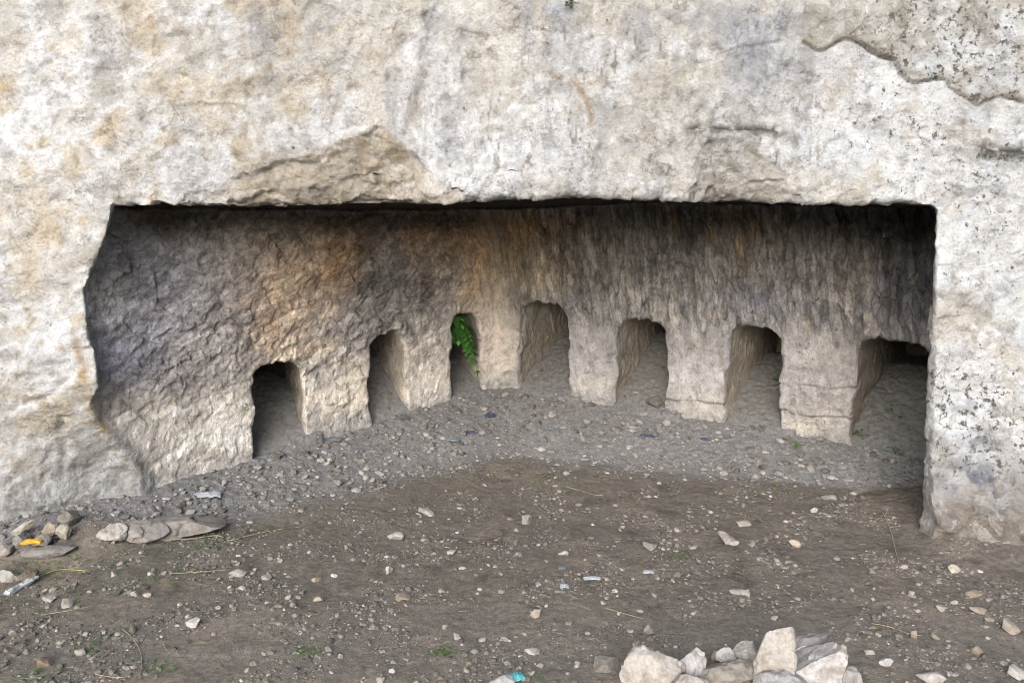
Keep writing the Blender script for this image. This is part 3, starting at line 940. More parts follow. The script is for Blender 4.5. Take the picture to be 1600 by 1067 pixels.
WALL_BLOTS = []                    # (u, v, ru, rv, colour, strength) as seen on the wall
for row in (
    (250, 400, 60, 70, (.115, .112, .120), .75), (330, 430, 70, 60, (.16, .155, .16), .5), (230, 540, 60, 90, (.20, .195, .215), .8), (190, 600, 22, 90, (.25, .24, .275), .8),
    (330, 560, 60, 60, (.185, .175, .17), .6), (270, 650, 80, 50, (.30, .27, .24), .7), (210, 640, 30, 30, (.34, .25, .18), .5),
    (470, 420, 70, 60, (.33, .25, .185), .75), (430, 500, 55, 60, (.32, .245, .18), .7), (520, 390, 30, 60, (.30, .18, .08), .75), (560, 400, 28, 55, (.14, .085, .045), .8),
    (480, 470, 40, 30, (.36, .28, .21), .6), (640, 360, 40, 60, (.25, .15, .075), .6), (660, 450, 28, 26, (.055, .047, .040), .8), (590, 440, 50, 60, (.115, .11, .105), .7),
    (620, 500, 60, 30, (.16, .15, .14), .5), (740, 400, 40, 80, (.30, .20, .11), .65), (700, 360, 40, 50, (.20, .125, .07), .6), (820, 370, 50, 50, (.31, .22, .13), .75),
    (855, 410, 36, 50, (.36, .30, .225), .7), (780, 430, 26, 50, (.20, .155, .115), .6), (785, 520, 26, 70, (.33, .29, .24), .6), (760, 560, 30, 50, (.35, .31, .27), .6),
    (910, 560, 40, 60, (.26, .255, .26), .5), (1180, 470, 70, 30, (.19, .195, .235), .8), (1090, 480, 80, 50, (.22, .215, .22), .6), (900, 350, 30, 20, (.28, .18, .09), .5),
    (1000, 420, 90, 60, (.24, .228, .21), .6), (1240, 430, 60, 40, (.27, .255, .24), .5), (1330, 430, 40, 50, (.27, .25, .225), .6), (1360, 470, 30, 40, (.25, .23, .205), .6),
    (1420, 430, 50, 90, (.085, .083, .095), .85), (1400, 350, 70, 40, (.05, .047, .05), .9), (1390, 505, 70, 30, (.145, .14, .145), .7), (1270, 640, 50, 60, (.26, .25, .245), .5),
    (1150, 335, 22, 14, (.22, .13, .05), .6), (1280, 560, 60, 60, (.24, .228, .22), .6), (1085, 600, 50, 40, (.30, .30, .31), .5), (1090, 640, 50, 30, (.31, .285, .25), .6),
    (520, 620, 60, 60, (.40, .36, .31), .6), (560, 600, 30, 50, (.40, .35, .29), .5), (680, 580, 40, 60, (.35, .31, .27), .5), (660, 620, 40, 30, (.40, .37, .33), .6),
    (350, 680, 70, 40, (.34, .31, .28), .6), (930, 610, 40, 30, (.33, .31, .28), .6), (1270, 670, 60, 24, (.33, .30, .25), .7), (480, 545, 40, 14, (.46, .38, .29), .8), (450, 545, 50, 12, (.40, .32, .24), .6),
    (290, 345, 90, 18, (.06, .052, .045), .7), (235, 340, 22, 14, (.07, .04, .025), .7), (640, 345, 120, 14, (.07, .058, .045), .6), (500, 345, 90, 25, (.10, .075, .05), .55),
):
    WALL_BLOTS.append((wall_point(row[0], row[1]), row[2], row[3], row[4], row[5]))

def paint_wall(p):
    x, y, z = p.T
    n = len(p)
    a = fbm(p, .45, 4, off=301); b = fbm(p, .18, 4, off=303, gain=.6); e = fbm(p, .06, 4, off=305, gain=.65)
    s = np.stack([x * S_ALONG, y * .35, z], 1)
    st = fbm(rot_xz(s, 11), .055, 3, off=83, stretch=(1.25, .5, .26), gain=.6)
    c = np.tile(np.array([.43, .42, .41]), (n, 1))
    c = lerp(c, [.47, .445, .415], sstep(.0, .35, a))
    c = lerp(c, [.29, .29, .315], sstep(.0, .35, -a + .3 * b) * .8)
    c = lerp(c, [.33, .318, .305], sstep(.75, .35, z) * .55 * sstep(-.2, .2, b + .1))
    w1 = p + .17 * np.stack([b, a, e], 1)
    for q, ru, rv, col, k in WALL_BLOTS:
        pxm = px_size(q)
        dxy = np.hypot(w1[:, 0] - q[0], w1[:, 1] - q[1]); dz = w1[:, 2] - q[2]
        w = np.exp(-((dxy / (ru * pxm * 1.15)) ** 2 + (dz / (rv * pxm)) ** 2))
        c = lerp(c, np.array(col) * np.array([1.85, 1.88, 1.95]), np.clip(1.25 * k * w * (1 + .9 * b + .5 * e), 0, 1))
    c = lerp(c, [.50, .46, .40], sstep(.24, .34, fbm(p, .11, 3, off=313, stretch=(1, 1, .7))) * sstep(.9, 1.4, x) * sstep(1.6, 1.3, z) * sstep(.7, .95, z) * .75)
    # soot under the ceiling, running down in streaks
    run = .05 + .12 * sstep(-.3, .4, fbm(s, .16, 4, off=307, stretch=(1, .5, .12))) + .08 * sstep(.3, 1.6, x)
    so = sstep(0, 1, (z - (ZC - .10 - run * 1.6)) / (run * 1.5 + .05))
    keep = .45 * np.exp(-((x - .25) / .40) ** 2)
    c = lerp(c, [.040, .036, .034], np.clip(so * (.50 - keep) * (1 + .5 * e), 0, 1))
    # dark strokes left between the chisel marks, ochre glimpses at the top of the right half
    rgt = sstep(-.5, .2, x)
    f1, f2, tl, rn = facets(rot_xz(s + .02 * fbm(p, .2, 2, off=3)[:, None], 11), .075, off=82.3, stretch=(1.25, .5, .34))
    c = lerp(c, [.075, .070, .070], rgt * sstep(.0, .25, .5 * st + .8 * (rn - .55) + .35 * tl) * sstep(.95, 1.6, z) * .42)
    c = lerp(c, c * .74, rgt * sstep(.05, .3, -tl) * .5)
    c = lerp(c, [.46, .31, .17], rgt * sstep(.18, .42, fbm(s, .09, 3, off=309, stretch=(1, .5, .25))) * sstep(1.3, 1.6, z) * .8 * sstep(2.3, 1.6, x))
    c = lerp(c, [.34, .31, .265], rgt * sstep(.12, .4, -st) * sstep(1.75, 1.3, z) * .45)
    c = lerp(c, [.74, .705, .65], sstep(.80, .42, z + .20 * b + .1 * a) * sstep(-1.35, -1.75, x) * .95)
    c = lerp(c, [.62, .59, .55], sstep(1.0, .5, z + .2 * b) * sstep(-2.05, -2.2, x) * .9)
    # dust where the gravel meets the wall
    zb = np.interp(x, wx_[:13], BASE_Z[:13])
    c = lerp(c, [.34, .338, .338], sstep(.22, .02, z - zb + .06 * b) * .7)
    sp = np.zeros((n, 3))
    sp[:, 0] = .30 + .5 * sstep(0, .4, -a) + .12 * sstep(1.2, 1.7, z)
    sp[:, 1] = .10 + .20 * sstep(.1, .4, fbm(p, .3, 2, off=311))
    r_amt = rgt * (.12 + .88 * sstep(.72, 1.05, z + .15 * a))
    l_amt = (1 - rgt) * (.10 + .60 * sstep(.45, .85, z + .2 * a))
    sp[:, 2] = .5 - .5 * l_amt + .5 * r_amt
    f1, f2, tl, rn2 = facets(rot_xz(s, 33) + .03 * np.stack([fbm(p, .1, 2, off=23), fbm(p, .1, 2, off=24), fbm(p, .1, 2, off=25)], 1), .10, off=85, stretch=(.7, .8, 1.5))
    c = c * (1 + (1 - rgt) * .35 * (rn2 - .5))[:, None]
    c = c * (1 + .30 * (1 - rgt))[:, None]
    return .92 * c * np.clip(1 + .36 * b + .34 * e, .4, 1.7)[:, None] * np.array([.975, .992, 1.025]), sp

def paint_niche(p, t, zrel):
    n = len(p)
    a = fbm(p, .3, 4, off=401); e = fbm(p, .06, 4, off=405, gain=.65)
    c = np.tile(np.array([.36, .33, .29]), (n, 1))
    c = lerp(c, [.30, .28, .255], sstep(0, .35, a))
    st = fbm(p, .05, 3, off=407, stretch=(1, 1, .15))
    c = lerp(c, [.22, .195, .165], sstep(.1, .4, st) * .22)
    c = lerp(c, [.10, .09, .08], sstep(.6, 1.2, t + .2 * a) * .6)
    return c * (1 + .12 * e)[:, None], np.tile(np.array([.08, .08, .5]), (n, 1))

tone = np.zeros((len(RV), 3)); spots = np.zeros((len(RV), 3))
P0 = RV0
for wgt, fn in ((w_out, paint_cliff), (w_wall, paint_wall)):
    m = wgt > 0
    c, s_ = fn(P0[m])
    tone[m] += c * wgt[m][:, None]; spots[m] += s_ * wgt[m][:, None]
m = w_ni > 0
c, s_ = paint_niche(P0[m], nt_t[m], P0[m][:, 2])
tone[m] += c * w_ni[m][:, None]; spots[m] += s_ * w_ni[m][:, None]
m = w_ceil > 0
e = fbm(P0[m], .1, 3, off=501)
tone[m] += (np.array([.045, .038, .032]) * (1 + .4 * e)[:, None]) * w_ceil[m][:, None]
tone = np.clip(tone, .01, .85)

# faces of each region become the cliff and its parts
fc_in = w_in[RQ].mean(1); fc_ceil = w_ceil[RQ].mean(1); fc_ni = w_ni[RQ].mean(1)
fn_id = nt_[RQ].max(1)
reg = np.zeros(len(RQ), int)                                        # 0 cliff, 1 wall, 2 ceiling, 10+k niche
reg[fc_in > .5] = 1
reg[(fc_in > .5) & (fc_ceil > .5)] = 2
sel = (fc_in > .5) & (fc_ni > .4) & (fn_id >= 0)
reg[sel] = 10 + fn_id[sel]
# leave out what lies buried well below the ground
fz = RV[RQ].mean(1)
reg[fz[:, 2] < -.09] = -1

def sub_mesh(name, mask, mat=None):
    Q = RQ[mask]
    u, inv = np.unique(Q, return_inverse=True)
    return mesh_np(name, RV[u], inv.reshape(Q.shape), mat or M_ROCK, dict(tone=tone[u], spots=spots[u]), RN[u])

# outer wings of the cliff beyond the carved block
def wing(name, xs, zs):
    X, Z = np.meshgrid(xs, zs, indexing='ij')
    p = np.stack([X.ravel(), F(X, Z).ravel(), Z.ravel()], 1)
    d = cliff_shift(p)
    c, s_ = paint_cliff(p)
    V = p.copy(); V[:, 1] -= d
    return V, grid_faces(len(xs), len(zs)), np.clip(c, .01, .85), s_

cliff = link(bpy.data.objects.new('cliff', sub_mesh('cliff', reg == 0)))
tag(cliff, 'pale weathered limestone cliff with a wide low chamber cut into its foot', 'cliff', kind='structure')
xe, ze = X0 + H * (NX - 2), Z0 + H * (NZ - 2)
for xs, zs in ((np.linspace(-9, X0 + .03, 110), np.linspace(-.1, 6.0, 110)), (np.linspace(xe - .02, 9, 110), np.linspace(-.1, 6.0, 110)),
               (np.linspace(X0, xe, 120), np.linspace(ze - .02, 6.0, 60))):
    V, Q, c, s_ = wing('wing', xs, zs)
    o = link(bpy.data.objects.new('outer_rock', mesh_np('outer_rock', V, Q, M_ROCK, dict(tone=c, spots=s_))), cliff)
link(bpy.data.objects.new('chamber_wall', sub_mesh('chamber_wall', reg == 1, M_HEWN)), cliff)
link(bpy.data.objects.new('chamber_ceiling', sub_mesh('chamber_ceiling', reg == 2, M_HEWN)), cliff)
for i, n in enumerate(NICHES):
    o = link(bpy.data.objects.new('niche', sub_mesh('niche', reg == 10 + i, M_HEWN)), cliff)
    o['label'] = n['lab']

# hillside above and behind the cliff
xs = np.linspace(-30, 30, 60); ys = np.linspace(4.7, 40, 40)
X, Y = np.meshgrid(xs, ys, indexing='ij')
p = np.stack([X.ravel(), Y.ravel(), 0 * X.ravel()], 1)
Zh = np.where(np.abs(p[:, 0]) < 9.2, 5.9, 5.9 - .45 * (np.abs(p[:, 0]) - 9.2)) + .28 * (p[:, 1] - 4.7) + .5 * fbm(p, 4, 3)
Zh = np.maximum(Zh, -.3)
V = np.stack([p[:, 0], p[:, 1], Zh], 1)
hc = np.clip(lerp(np.tile(np.array([.30, .28, .23]), (len(V), 1)), [.10, .12, .06], sstep(-.1, .3, fbm(p, 2.0, 3, off=3))), 0, 1)
tag(link(bpy.data.objects.new('hillside', mesh_np('hillside', V, grid_faces(60, 40), M_SOIL, dict(tone=hc)))), kind='structure')

#@@GROUND
# ------------------------------------------------------------------ ground
def graded(lo, hi, step, out_lo, out_hi):
    a = np.arange(lo, hi + 1e-6, step)
    def geo(end, start):
        r = []; s = step; v = start
        sg = 1 if end > start else -1
        while (v - end) * sg < 0:
            s *= 1.25; v += sg * s; r.append(v)
        return r
    return np.concatenate([np.array(geo(out_lo, lo)[::-1]), a, np.array(geo(out_hi, hi))])
xs = graded(-3.3, 3.6, .0125, -60, 60); ys = graded(2.35, 7.5, .0125, -60, 30)
X, Y = np.meshgrid(xs, ys, indexing='ij')
Zg = ground_h(X, Y)

def soil_tone(p):
    x, y = p[:, 0], p[:, 1]
    e = -room_sdf(x, y)
    a = fbm(p, .5, 4, off=601); b = fbm(p, .15, 4, off=603, gain=.6); f = fbm(p, .04, 3, off=605)
    n = len(p)
    c = np.tile(np.array([.160, .145, .130]), (n, 1))
    c = lerp(c, [.21, .184, .158], sstep(0, .35, a))
    c = lerp(c, [.100, .092, .083], sstep(.05, .4, -b + .3 * a) * .8)
    c = lerp(c, [.185, .178, .168], sstep(.1, .4, b) * .5)
    c = lerp(c, [.20, .19, .176], sstep(3.6, 3.0, y) * .45)
    wid = np.interp(x, [-2.8, -2.0, -.9, .2, 1.4, 2.4, 2.9], [.30, .42, .66, .82, .76, .52, .3])
    ring = sstep(.22, -.16, e - wid + .16 * b + .12 * a + .08 * f) * sstep(4.15, 4.4, y) * np.where(x > 1.2, sstep(4.85, 5.1, y + .15 * a + .1 * b), 1)
    ring = np.maximum(ring, sstep(-1.9, -2.2, x) * sstep(.46, .20, F(x, 0 * x + .1) - y + .10 * b + .06 * a))
    c = lerp(c, [.205, .206, .214], ring * .95)
    c = lerp(c, [.265, .266, .274], ring * sstep(.1, .4, a + .4 * b) * .6)
    inn = sstep(.02, .15, -e) * (y > 4.5)
    c = lerp(c, [.195, .19, .184], inn * .9)
    return np.clip(c * (1 + .16 * f)[:, None] * np.where(ring[:, None] > .5, np.array([.98, 1.0, 1.02]), np.array([1.06, 1.07, 1.07])), .01, .6), ring

p = np.stack([X.ravel(), Y.ravel(), 0 * X.ravel()], 1)
gc, gring = soil_tone(p)
V = np.stack([X.ravel(), Y.ravel(), Zg.ravel()], 1)
ground = link(bpy.data.objects.new('ground', mesh_np('ground', V, grid_faces(len(xs), len(ys)), M_SOIL, dict(tone=gc))))
tag(ground, kind='structure')

#@@STONES
# ------------------------------------------------------------------ loose stones
def ico(sub):
    bm = bmesh.new()
    bmesh.ops.create_icosphere(bm, subdivisions=sub, radius=1)
    V = np.array([v.co[:] for v in bm.verts]); Fc = np.array([[v.index for v in f.verts] for f in bm.faces])
    bm.free()
    return V, Fc
ICO = {k: ico(k) for k in (1, 2, 3, 4, 5)}

def rock_shape(sub, rs, cuts=9, rough=.05, dmin=.55, dmax=.92):
    V, Fc = ICO[sub]
    V = V.copy()
    for _ in range(cuts):
        d = rs.normal(size=3); d /= np.linalg.norm(d)
        h = rs.uniform(dmin, dmax)
        V -= np.clip(V @ d - h, 0, None)[:, None] * d
    nrm = V / np.linalg.norm(V, axis=1, keepdims=True)
    o = rs.uniform(0, 90)
    V += nrm * (rough * fbm(V, .8, 3, off=o) + rough * .5 * fbm(V, .28, 2, off=o + 5))[:, None]
    return V / np.abs(V).max(0), Fc

STONE_MESH = []
for k in range(16):
    V, Fc = rock_shape(2, np.random.RandomState(40 + k), cuts=13, rough=.07, dmin=.38, dmax=.85)
    STONE_MESH.append(mesh_np('stone', V, Fc, M_STONE, smooth=False))

def rot_m(rs, flat=True):
    a = rs.uniform(0, 2 * math.pi)
    t = rs.normal(0, .16, 2) if flat else rs.uniform(-3, 3, 2)
    from mathutils import Euler
    return Euler((t[0], t[1], a))

def place_stone(u, v, w, h, label, col=(.42, .40, .37), group=None, name='stone', depth=.8, sink=.28, rot=None):
    """a loose stone w x h photo pixels large whose foot is at the photo point (u, v)"""
    q = ground_at(u, v)
    s = px_size(q)
    o = bpy.data.objects.new(name, STONE_MESH[random.randrange(len(STONE_MESH))])
    rs = np.random.RandomState(random.randrange(10 ** 6))
    sx, sz = w * s / 2, h * s / 2
    o.scale = (sx, sx * depth, sz)
    e = rot_m(rs)
    o.rotation_euler = (e.x, e.y, rot if rot is not None else (e.z % .8) - .4)
    gy_ = q[1] + sx * depth * .6
    g = ground_h(np.array([q[0]]), np.array([gy_]))[0]
    o.location = (q[0], gy_, g + sz * (1 - 2 * sink))
    o.color = (col[0] * .72, col[1] * .72, col[2] * .735, 1)
    link(o)
    tag(o, label, 'stone', group)
    return o

PALE, WHITE, GREY, TAN, DARK = (.36, .345, .32), (.45, .445, .435), (.23, .225, .218), (.30, .27, .22), (.16, .148, .135)
SOILG = 'stones lying on the trodden earth'
for row in (
    (664, 805, 34, 14, 'long flat white stone alone on the earth above the middle of the floor', WHITE),
    (615, 843, 32, 16, 'bright white oblong stone below and left of the long flat one', WHITE),
    (822, 820, 22, 16, 'grey white lump of stone on open earth in front of the middle pillar', PALE),
    (1140, 850, 38, 24, 'largest pale broken stone of the small cluster on the right of the floor', PALE),
    (1148, 854, 18, 9, 'small bright white chip lying against the pale broken stone', WHITE),
    (1297, 783, 24, 14, 'squarish grey green stone below the rightmost niche', (.33, .34, .30)),
    (1335, 774, 14, 8, 'small pale greenish chip right of the squarish stone', (.48, .50, .44)),
    (1272, 802, 14, 12, 'small angular white stone left of and below the squarish stone', WHITE),
    (1163, 823, 25, 12, 'flat pale grey oval stone above the small cluster on the right', PALE),
    (1243, 857, 20, 14, 'wedge shaped tan stone on bare earth to the right of the cluster', (.45, .40, .33)),
    (1018, 860, 26, 17, 'rounded dull grey stone half buried in the earth', GREY),
    (628, 938, 26, 12, 'tilted brown grey stone with a dark hollow under it', (.30, .26, .215)),
    (836, 967, 21, 16, 'round tan grey stone alone near the front of the floor', (.37, .34, .29)),
    (1015, 989, 20, 22, 'upright pitted white stone near the front behind the boulder pile', PALE),
    (302, 982, 23, 18, 'pale bluish stone with a flat white top at the front left', (.50, .50, .50)),
    (880, 868, 17, 11, 'small white stone left of the rounded dull grey stone', WHITE),
    (1157, 932, 32, 14, 'flat white fragment right of the boulder pile, far from the jamb', WHITE),
    (1160, 943, 12, 8, 'pale chip just below the flat white fragment', PALE),
    (371, 902, 27, 13, 'flat grey white slab fragment on the left of the floor', (.42, .41, .40)),
    (122, 1025, 20, 14, 'cream stone near the lower left corner', PALE),
    (75, 942, 20, 13, 'white knobbly stone left of the grey lump at the front left', WHITE),
    (102, 950, 19, 17, 'grey lump with a shiny white face at the front left', (.40, .40, .41)),
    (65, 1044, 32, 17, 'brown flat stone in the lower left corner', (.26, .215, .17)),
    (206, 990, 11, 22, 'dark upright brown stone at the front left', DARK),
    (235, 900, 14, 10, 'white chip on the weedy earth at the left', WHITE),
    (210, 932, 14, 11, 'pale pebble at the lower edge of the weedy strip', PALE),
    (228, 935, 15, 10, 'cream pebble beside the pale one at the lower edge of the weeds', (.46, .43, .37)),
    (1495, 894, 24, 13, 'pale oblong stone at the foot of the right jamb', (.48, .44, .38)),
    (1415, 890, 16, 14, 'grey white pebble in front of the right jamb', PALE),
    (1527, 935, 30, 15, 'flat tan stone sunk in the earth, upper of the pair at the right edge', (.34, .30, .245)),
    (1530, 960, 28, 16, 'flat tan stone sunk in the earth, lower of the pair at the right edge', (.33, .295, .25)),
    (1581, 990, 28, 30, 'large flat grey tan stone at the right edge of the ground', (.33, .30, .265)),
    (1473, 956, 17, 12, 'small pale angular stone right of the hollow in the earth', PALE),
    (1425, 933, 14, 11, 'pale pebble above the small hollow in the earth', PALE),
    (1385, 1043, 28, 15, 'pale grey stone right of the boulder pile', (.47, .47, .47)),
    (1360, 1024, 18, 10, 'flat chip right of the boulder pile, above the pale grey stone', PALE),
    (1460, 1068, 46, 18, 'white stone cut by the lower edge at the right', WHITE),
    (1592, 1062, 34, 22, 'grey white stone in the lower right corner', (.42, .42, .41)),
    (1430, 998, 16, 16, 'tan stone at the end of the long dry straw', (.36, .32, .26)),
    (1532, 1024, 22, 16, 'brown flat stone near the lower right corner', (.30, .26, .21)),
    (1462, 999, 14, 13, 'small cream pebble in the lower right of the ground', PALE),
    (705, 868, 16, 12, 'cream pebble in the middle of the floor', PALE),
    (607, 897, 14, 17, 'upright white chip standing left of the middle', WHITE),
    (416, 908, 20, 11, 'pale pebble with pointed end on the left of the floor', PALE),
    (498, 942, 17, 12, 'rounded cream stone in the left middle of the floor', (.42, .38, .32)),
    (522, 903, 14, 7, 'bluish white flat chip in the left middle of the floor', (.58, .60, .60)),
    (492, 908, 20, 11, 'tan grey stone on dark dug earth in the left middle', (.36, .33, .28)),
    (714, 1000, 16, 13, 'small white stone beside a dark scrape near the front', WHITE),
    (695, 984, 14, 7, 'pale flat chip just above the dark scrape near the front', PALE),
    (944, 1052, 52, 24, 'low grey stone left of the rounded white boulder', (.27, .265, .25)),
    (830, 1022, 22, 13, 'white chip on a dark clod near the front', WHITE),
    (784, 1076, 40, 26, 'bluish grey stone cut by the lower edge beside the turquoise cloth', (.42, .44, .46)),
    (612, 1052, 12, 9, 'white pebble near the lower edge left of the turquoise cloth', WHITE),
    (530, 1028, 11, 9, 'single pale pebble near the front, left of the middle', PALE),
    (395, 1042, 14, 9, 'cream pebble near the lower edge at the left', PALE),
    (1022, 641, 30, 25, 'rounded grey stone lying in the mouth of the third niche from the right', (.17, .165, .165)),
):
    place_stone(*row[:5], col=row[5], group=SOILG)

# boulders: each its own shape
def boulder(name, label, u, v, w, h, seed, col, depth=.8, cuts=14, sub=5, rot=0.0, tilt=(0, 0), dmin=.45, sink=.12, rough=.04, cat='boulder', group=None, lift=0.0, back=None, taper=0.0):
    """w x h photo pixels, lower edge at photo point (u, v)"""
    q = ground_at(u, v)
    s = px_size(q)
    sx, sz = w * s / 2, h * s / 2
    V, Fc = rock_shape(sub, np.random.RandomState(seed), cuts=cuts, rough=rough, dmin=dmin)
    V[:, :2] *= (1 - taper * V[:, 2])[:, None]
    V = V * np.array([sx, sx * depth, sz])
    f1, f2, tl, rn = facets(V + .012 * fbm(V, .04, 2, off=seed + 1)[:, None], (sx * .5 if cat == 'slab' else min(sx, sz) * .7), off=seed * .37)
    V += (.004 * fbm(V, .05, 3, off=seed) + .0035 * fbm(V, .014, 2, off=seed) + (.05 * sx if cat == 'slab' else .10 * min(sx, sz)) * tl)[:, None] * V / np.linalg.norm(V, axis=1, keepdims=True)
    o = bpy.data.objects.new(name, mesh_np(name, V, Fc, M_STONE, smooth=True))
    o.rotation_euler = (tilt[0], tilt[1], rot)
    gy_ = q[1] + (sx * depth * .7 if back is None else back)
    g = ground_h(np.array([q[0]]), np.array([gy_]))[0]
    o.location = (q[0], gy_, g + sz * (1 - 2 * sink) + lift)
    o.color = (col[0] * .72, col[1] * .72, col[2] * .735, 1)
    link(o)
    tag(o, label, cat, group)
    return o

PILE = 'boulders piled at the front'
boulder('boulder', 'big rounded cream boulder at the left end of the front pile', 1022, 1096, 108, 84, 301, (.43, .42, .40), cuts=11, sub=5, dmin=.58, group=PILE)
boulder('boulder', 'blue white block wedged right behind the big rounded cream boulder', 1085, 1074, 62, 66, 302, (.46, .46, .47), rot=.4, group=PILE)
boulder('boulder', 'low grey block in front of the gap beside the rounded cream boulder', 1078, 1098, 60, 44, 310, (.40, .40, .41), rot=.2, group=PILE)
boulder('boulder', 'flat grey slab lying between the rounded boulder and the tall one', 1150, 1084, 108, 46, 303, (.30, .285, .26), depth=.6, cuts=12, rot=-.1, tilt=(0, -.08), group=PILE)
boulder('boulder', 'tallest upright cream boulder in the front pile', 1221, 1096, 74, 134, 304, (.43, .418, .397), depth=.85, cuts=16, sub=5, dmin=.5, tilt=(0, .06), taper=.24, group=PILE)
boulder('boulder', 'dark grey slanting block behind the tallest upright boulder', 1262, 1055, 74, 88, 305, (.26, .255, .26), depth=.6, cuts=12, rot=.3, tilt=(0, .45), group=PILE)
boulder('boulder', 'bright white angular boulder with dark flecks right of the tallest one', 1297, 1098, 118, 112, 306, (.52, .525, .54), depth=.7, cuts=14, sub=5, dmin=.42, rot=-.3, tilt=(0, -.12), group=PILE)
boulder('boulder', 'grey flecked lump at the right end of the front pile', 1334, 1094, 42, 56, 307, (.33, .33, .335), depth=.9, group=PILE)
boulder('boulder', 'rounded blue grey boulder cut by the lower edge before the tallest one', 1226, 1118, 94, 62, 308, (.40, .41, .42), cuts=7, dmin=.65, group=PILE)
boulder('boulder', 'small grey boulder cut by the lower edge before the white flecked one', 1292, 1112, 46, 44, 309, (.43, .43, .44), group=PILE)
boulder('boulder', 'white pointed block behind the flat grey slab', 1168, 1040, 46, 34, 311, (.52, .51, .49), cuts=13, rot=.5, group=PILE)
boulder('boulder', 'pale chunk left behind the flat grey slab', 1140, 1046, 40, 32, 312, (.44, .44, .45), cuts=13, group=PILE)
boulder('stone', 'small round brown stone in the gap above the flat grey slab', 1118, 1034, 15, 18, 313, (.34, .27, .20), cuts=5, sub=3, cat='stone', group=PILE)
LEFTG = 'stones at the foot of the left cliff'
boulder('slab', 'long low grey slab bedded in earth at the foot of the left cliff', 258, 842, 172, 34, 321, (.27, .262, .25), depth=.34, cuts=9, rot=.34, sink=.3, cat='slab', group=LEFTG)
boulder('slab', 'middle block of the long bedded slab line with pale top edge', 205, 850, 100, 36, 322, (.29, .283, .27), depth=.5, cuts=12, rot=.25, sink=.25, cat='slab', group=LEFTG)
boulder('stone', 'pale squared block at the left tip of the long bedded slab', 172, 852, 46, 28, 323, (.42, .41, .39), cuts=13, rot=.2, cat='stone', group=LEFTG)
boulder('slab', 'flat bluish grey slab on the earth below the yellow wrapper', 72, 876, 86, 18, 324, (.25, .25, .245), depth=.42, cuts=7, rot=.15, sink=.3, cat='slab', group=LEFTG)
boulder('stone', 'grey wedge of stone tilted against the left cliff above the wrapper', 104, 824, 36, 26, 325, (.24, .232, .215), cuts=10, rot=.6, tilt=(0, -.5), cat='stone', group=LEFTG)
boulder('stone', 'rounded tan stone touching the cream one above the yellow wrapper', 76, 842, 28, 22, 326, (.36, .34, .29), cuts=6, cat='stone', group=LEFTG)
boulder('stone', 'cream egg shaped stone right of the yellow wrapper', 97, 846, 24, 26, 327, (.40, .385, .34), cuts=6, cat='stone', group=LEFTG)
boulder('stone', 'grey pointed stone left of the yellow wrapper', 30, 860, 28, 26, 328, (.30, .295, .285), cuts=12, cat='stone', group=LEFTG)
boulder('stone', 'long blade of pale stone leaning over the grey pointed one', 36, 845, 46, 14, 329, (.44, .43, .40), depth=.3, cuts=8, tilt=(0, -.55), lift=.03, cat='stone', group=LEFTG)
boulder('stone', 'tan stone under and behind the yellow wrapper', 58, 862, 34, 24, 330, (.34, .33, .30), cuts=7, cat='stone', group=LEFTG)
boulder('stone', 'grey stone at the left edge beside the grey pointed one', 6, 872, 28, 20, 331, (.33, .32, .31), cuts=9, cat='stone', group=LEFTG)
boulder('stone', 'pale flat stone at the left edge above the plastic bottle', 10, 908, 40, 26, 332, (.34, .345, .33), cuts=8, sink=.3, cat='stone', group=LEFTG)
boulder('stone', 'brown stone beside the pale flat one above the plastic bottle', 42, 908, 34, 20, 333, (.19, .17, .145), cuts=8, sink=.3, cat='stone', group=LEFTG)

# smaller look-alikes scattered at random
def free_spot(ring):
    while True:
        u = random.uniform(-20, 1620); v = random.uniform(620, 1067)
        q = ground_at(u, v)
        e = -room_sdf(q[0:1], q[1:2])[0]
        y_face = F(q[0:1], np.array([.1]))[0]
        if q[1] > y_face - .06 and not (-2.2 < q[0] < 2.2): continue
        _, r = soil_tone(q[None])
        if ring and r[0] > .6 and e > .03: return u, v, q
        if not ring and r[0] < .2 and e > .1: return u, v, q
NAMES = ['leftmost niche', 'second niche from the left', 'fern niche', 'tallest niche', 'third niche from the right', 'second niche from the right', 'rightmost niche']
def ring_label(q, w, g):
    size = 'tiny' if w < 9.5 else 'small' if w < 12.5 else 'larger'
    tone_ = 'dark grey' if g < .175 else 'mid grey' if g < .225 else 'light grey'
    if q[0] < -1.9: where = 'heap under the left end of the wall'
    else:
        i = int(np.argmin([math.hypot(q[0] - n['c'][0], q[1] - n['c'][1]) for n in NICHES]))
        d = math.hypot(q[0] - NICHES[i]['c'][0], q[1] - NICHES[i]['c'][1])
        where = ('rubble close to the ' if d < .32 else 'rubble some way before the ' if d < .6 else 'outer rubble edge facing the ') + NAMES[i]
    return f'{size} {tone_} stone in the {where}'
def soil_label(u, v, w, g):
    size = 'tiny' if w < 8.5 else 'small' if w < 10.5 else 'middling'
    tone_ = 'dull grey' if g < .22 else 'pale' if g < .34 else 'whitish'
    band = 'behind' if v < 800 else 'amid' if v < 900 else 'before'
    spots_ = (('the weedy strip', 150), ('the dark dug patch', 520), ('the long flat white stone', 690), ('the rounded dull grey stone', 1000), ('the small broken stone cluster', 1180), ('the right jamb', 1450))
    s_ = min(spots_, key=lambda t: abs(t[1] - u))[0]
    row_ = 'rear earth in line with' if v < 800 else 'middle earth in line with' if v < 900 else 'front earth in line with' if v < 985 else 'nearest earth in line with'
    return f'{size} {tone_} chip on the {row_} {s_}'
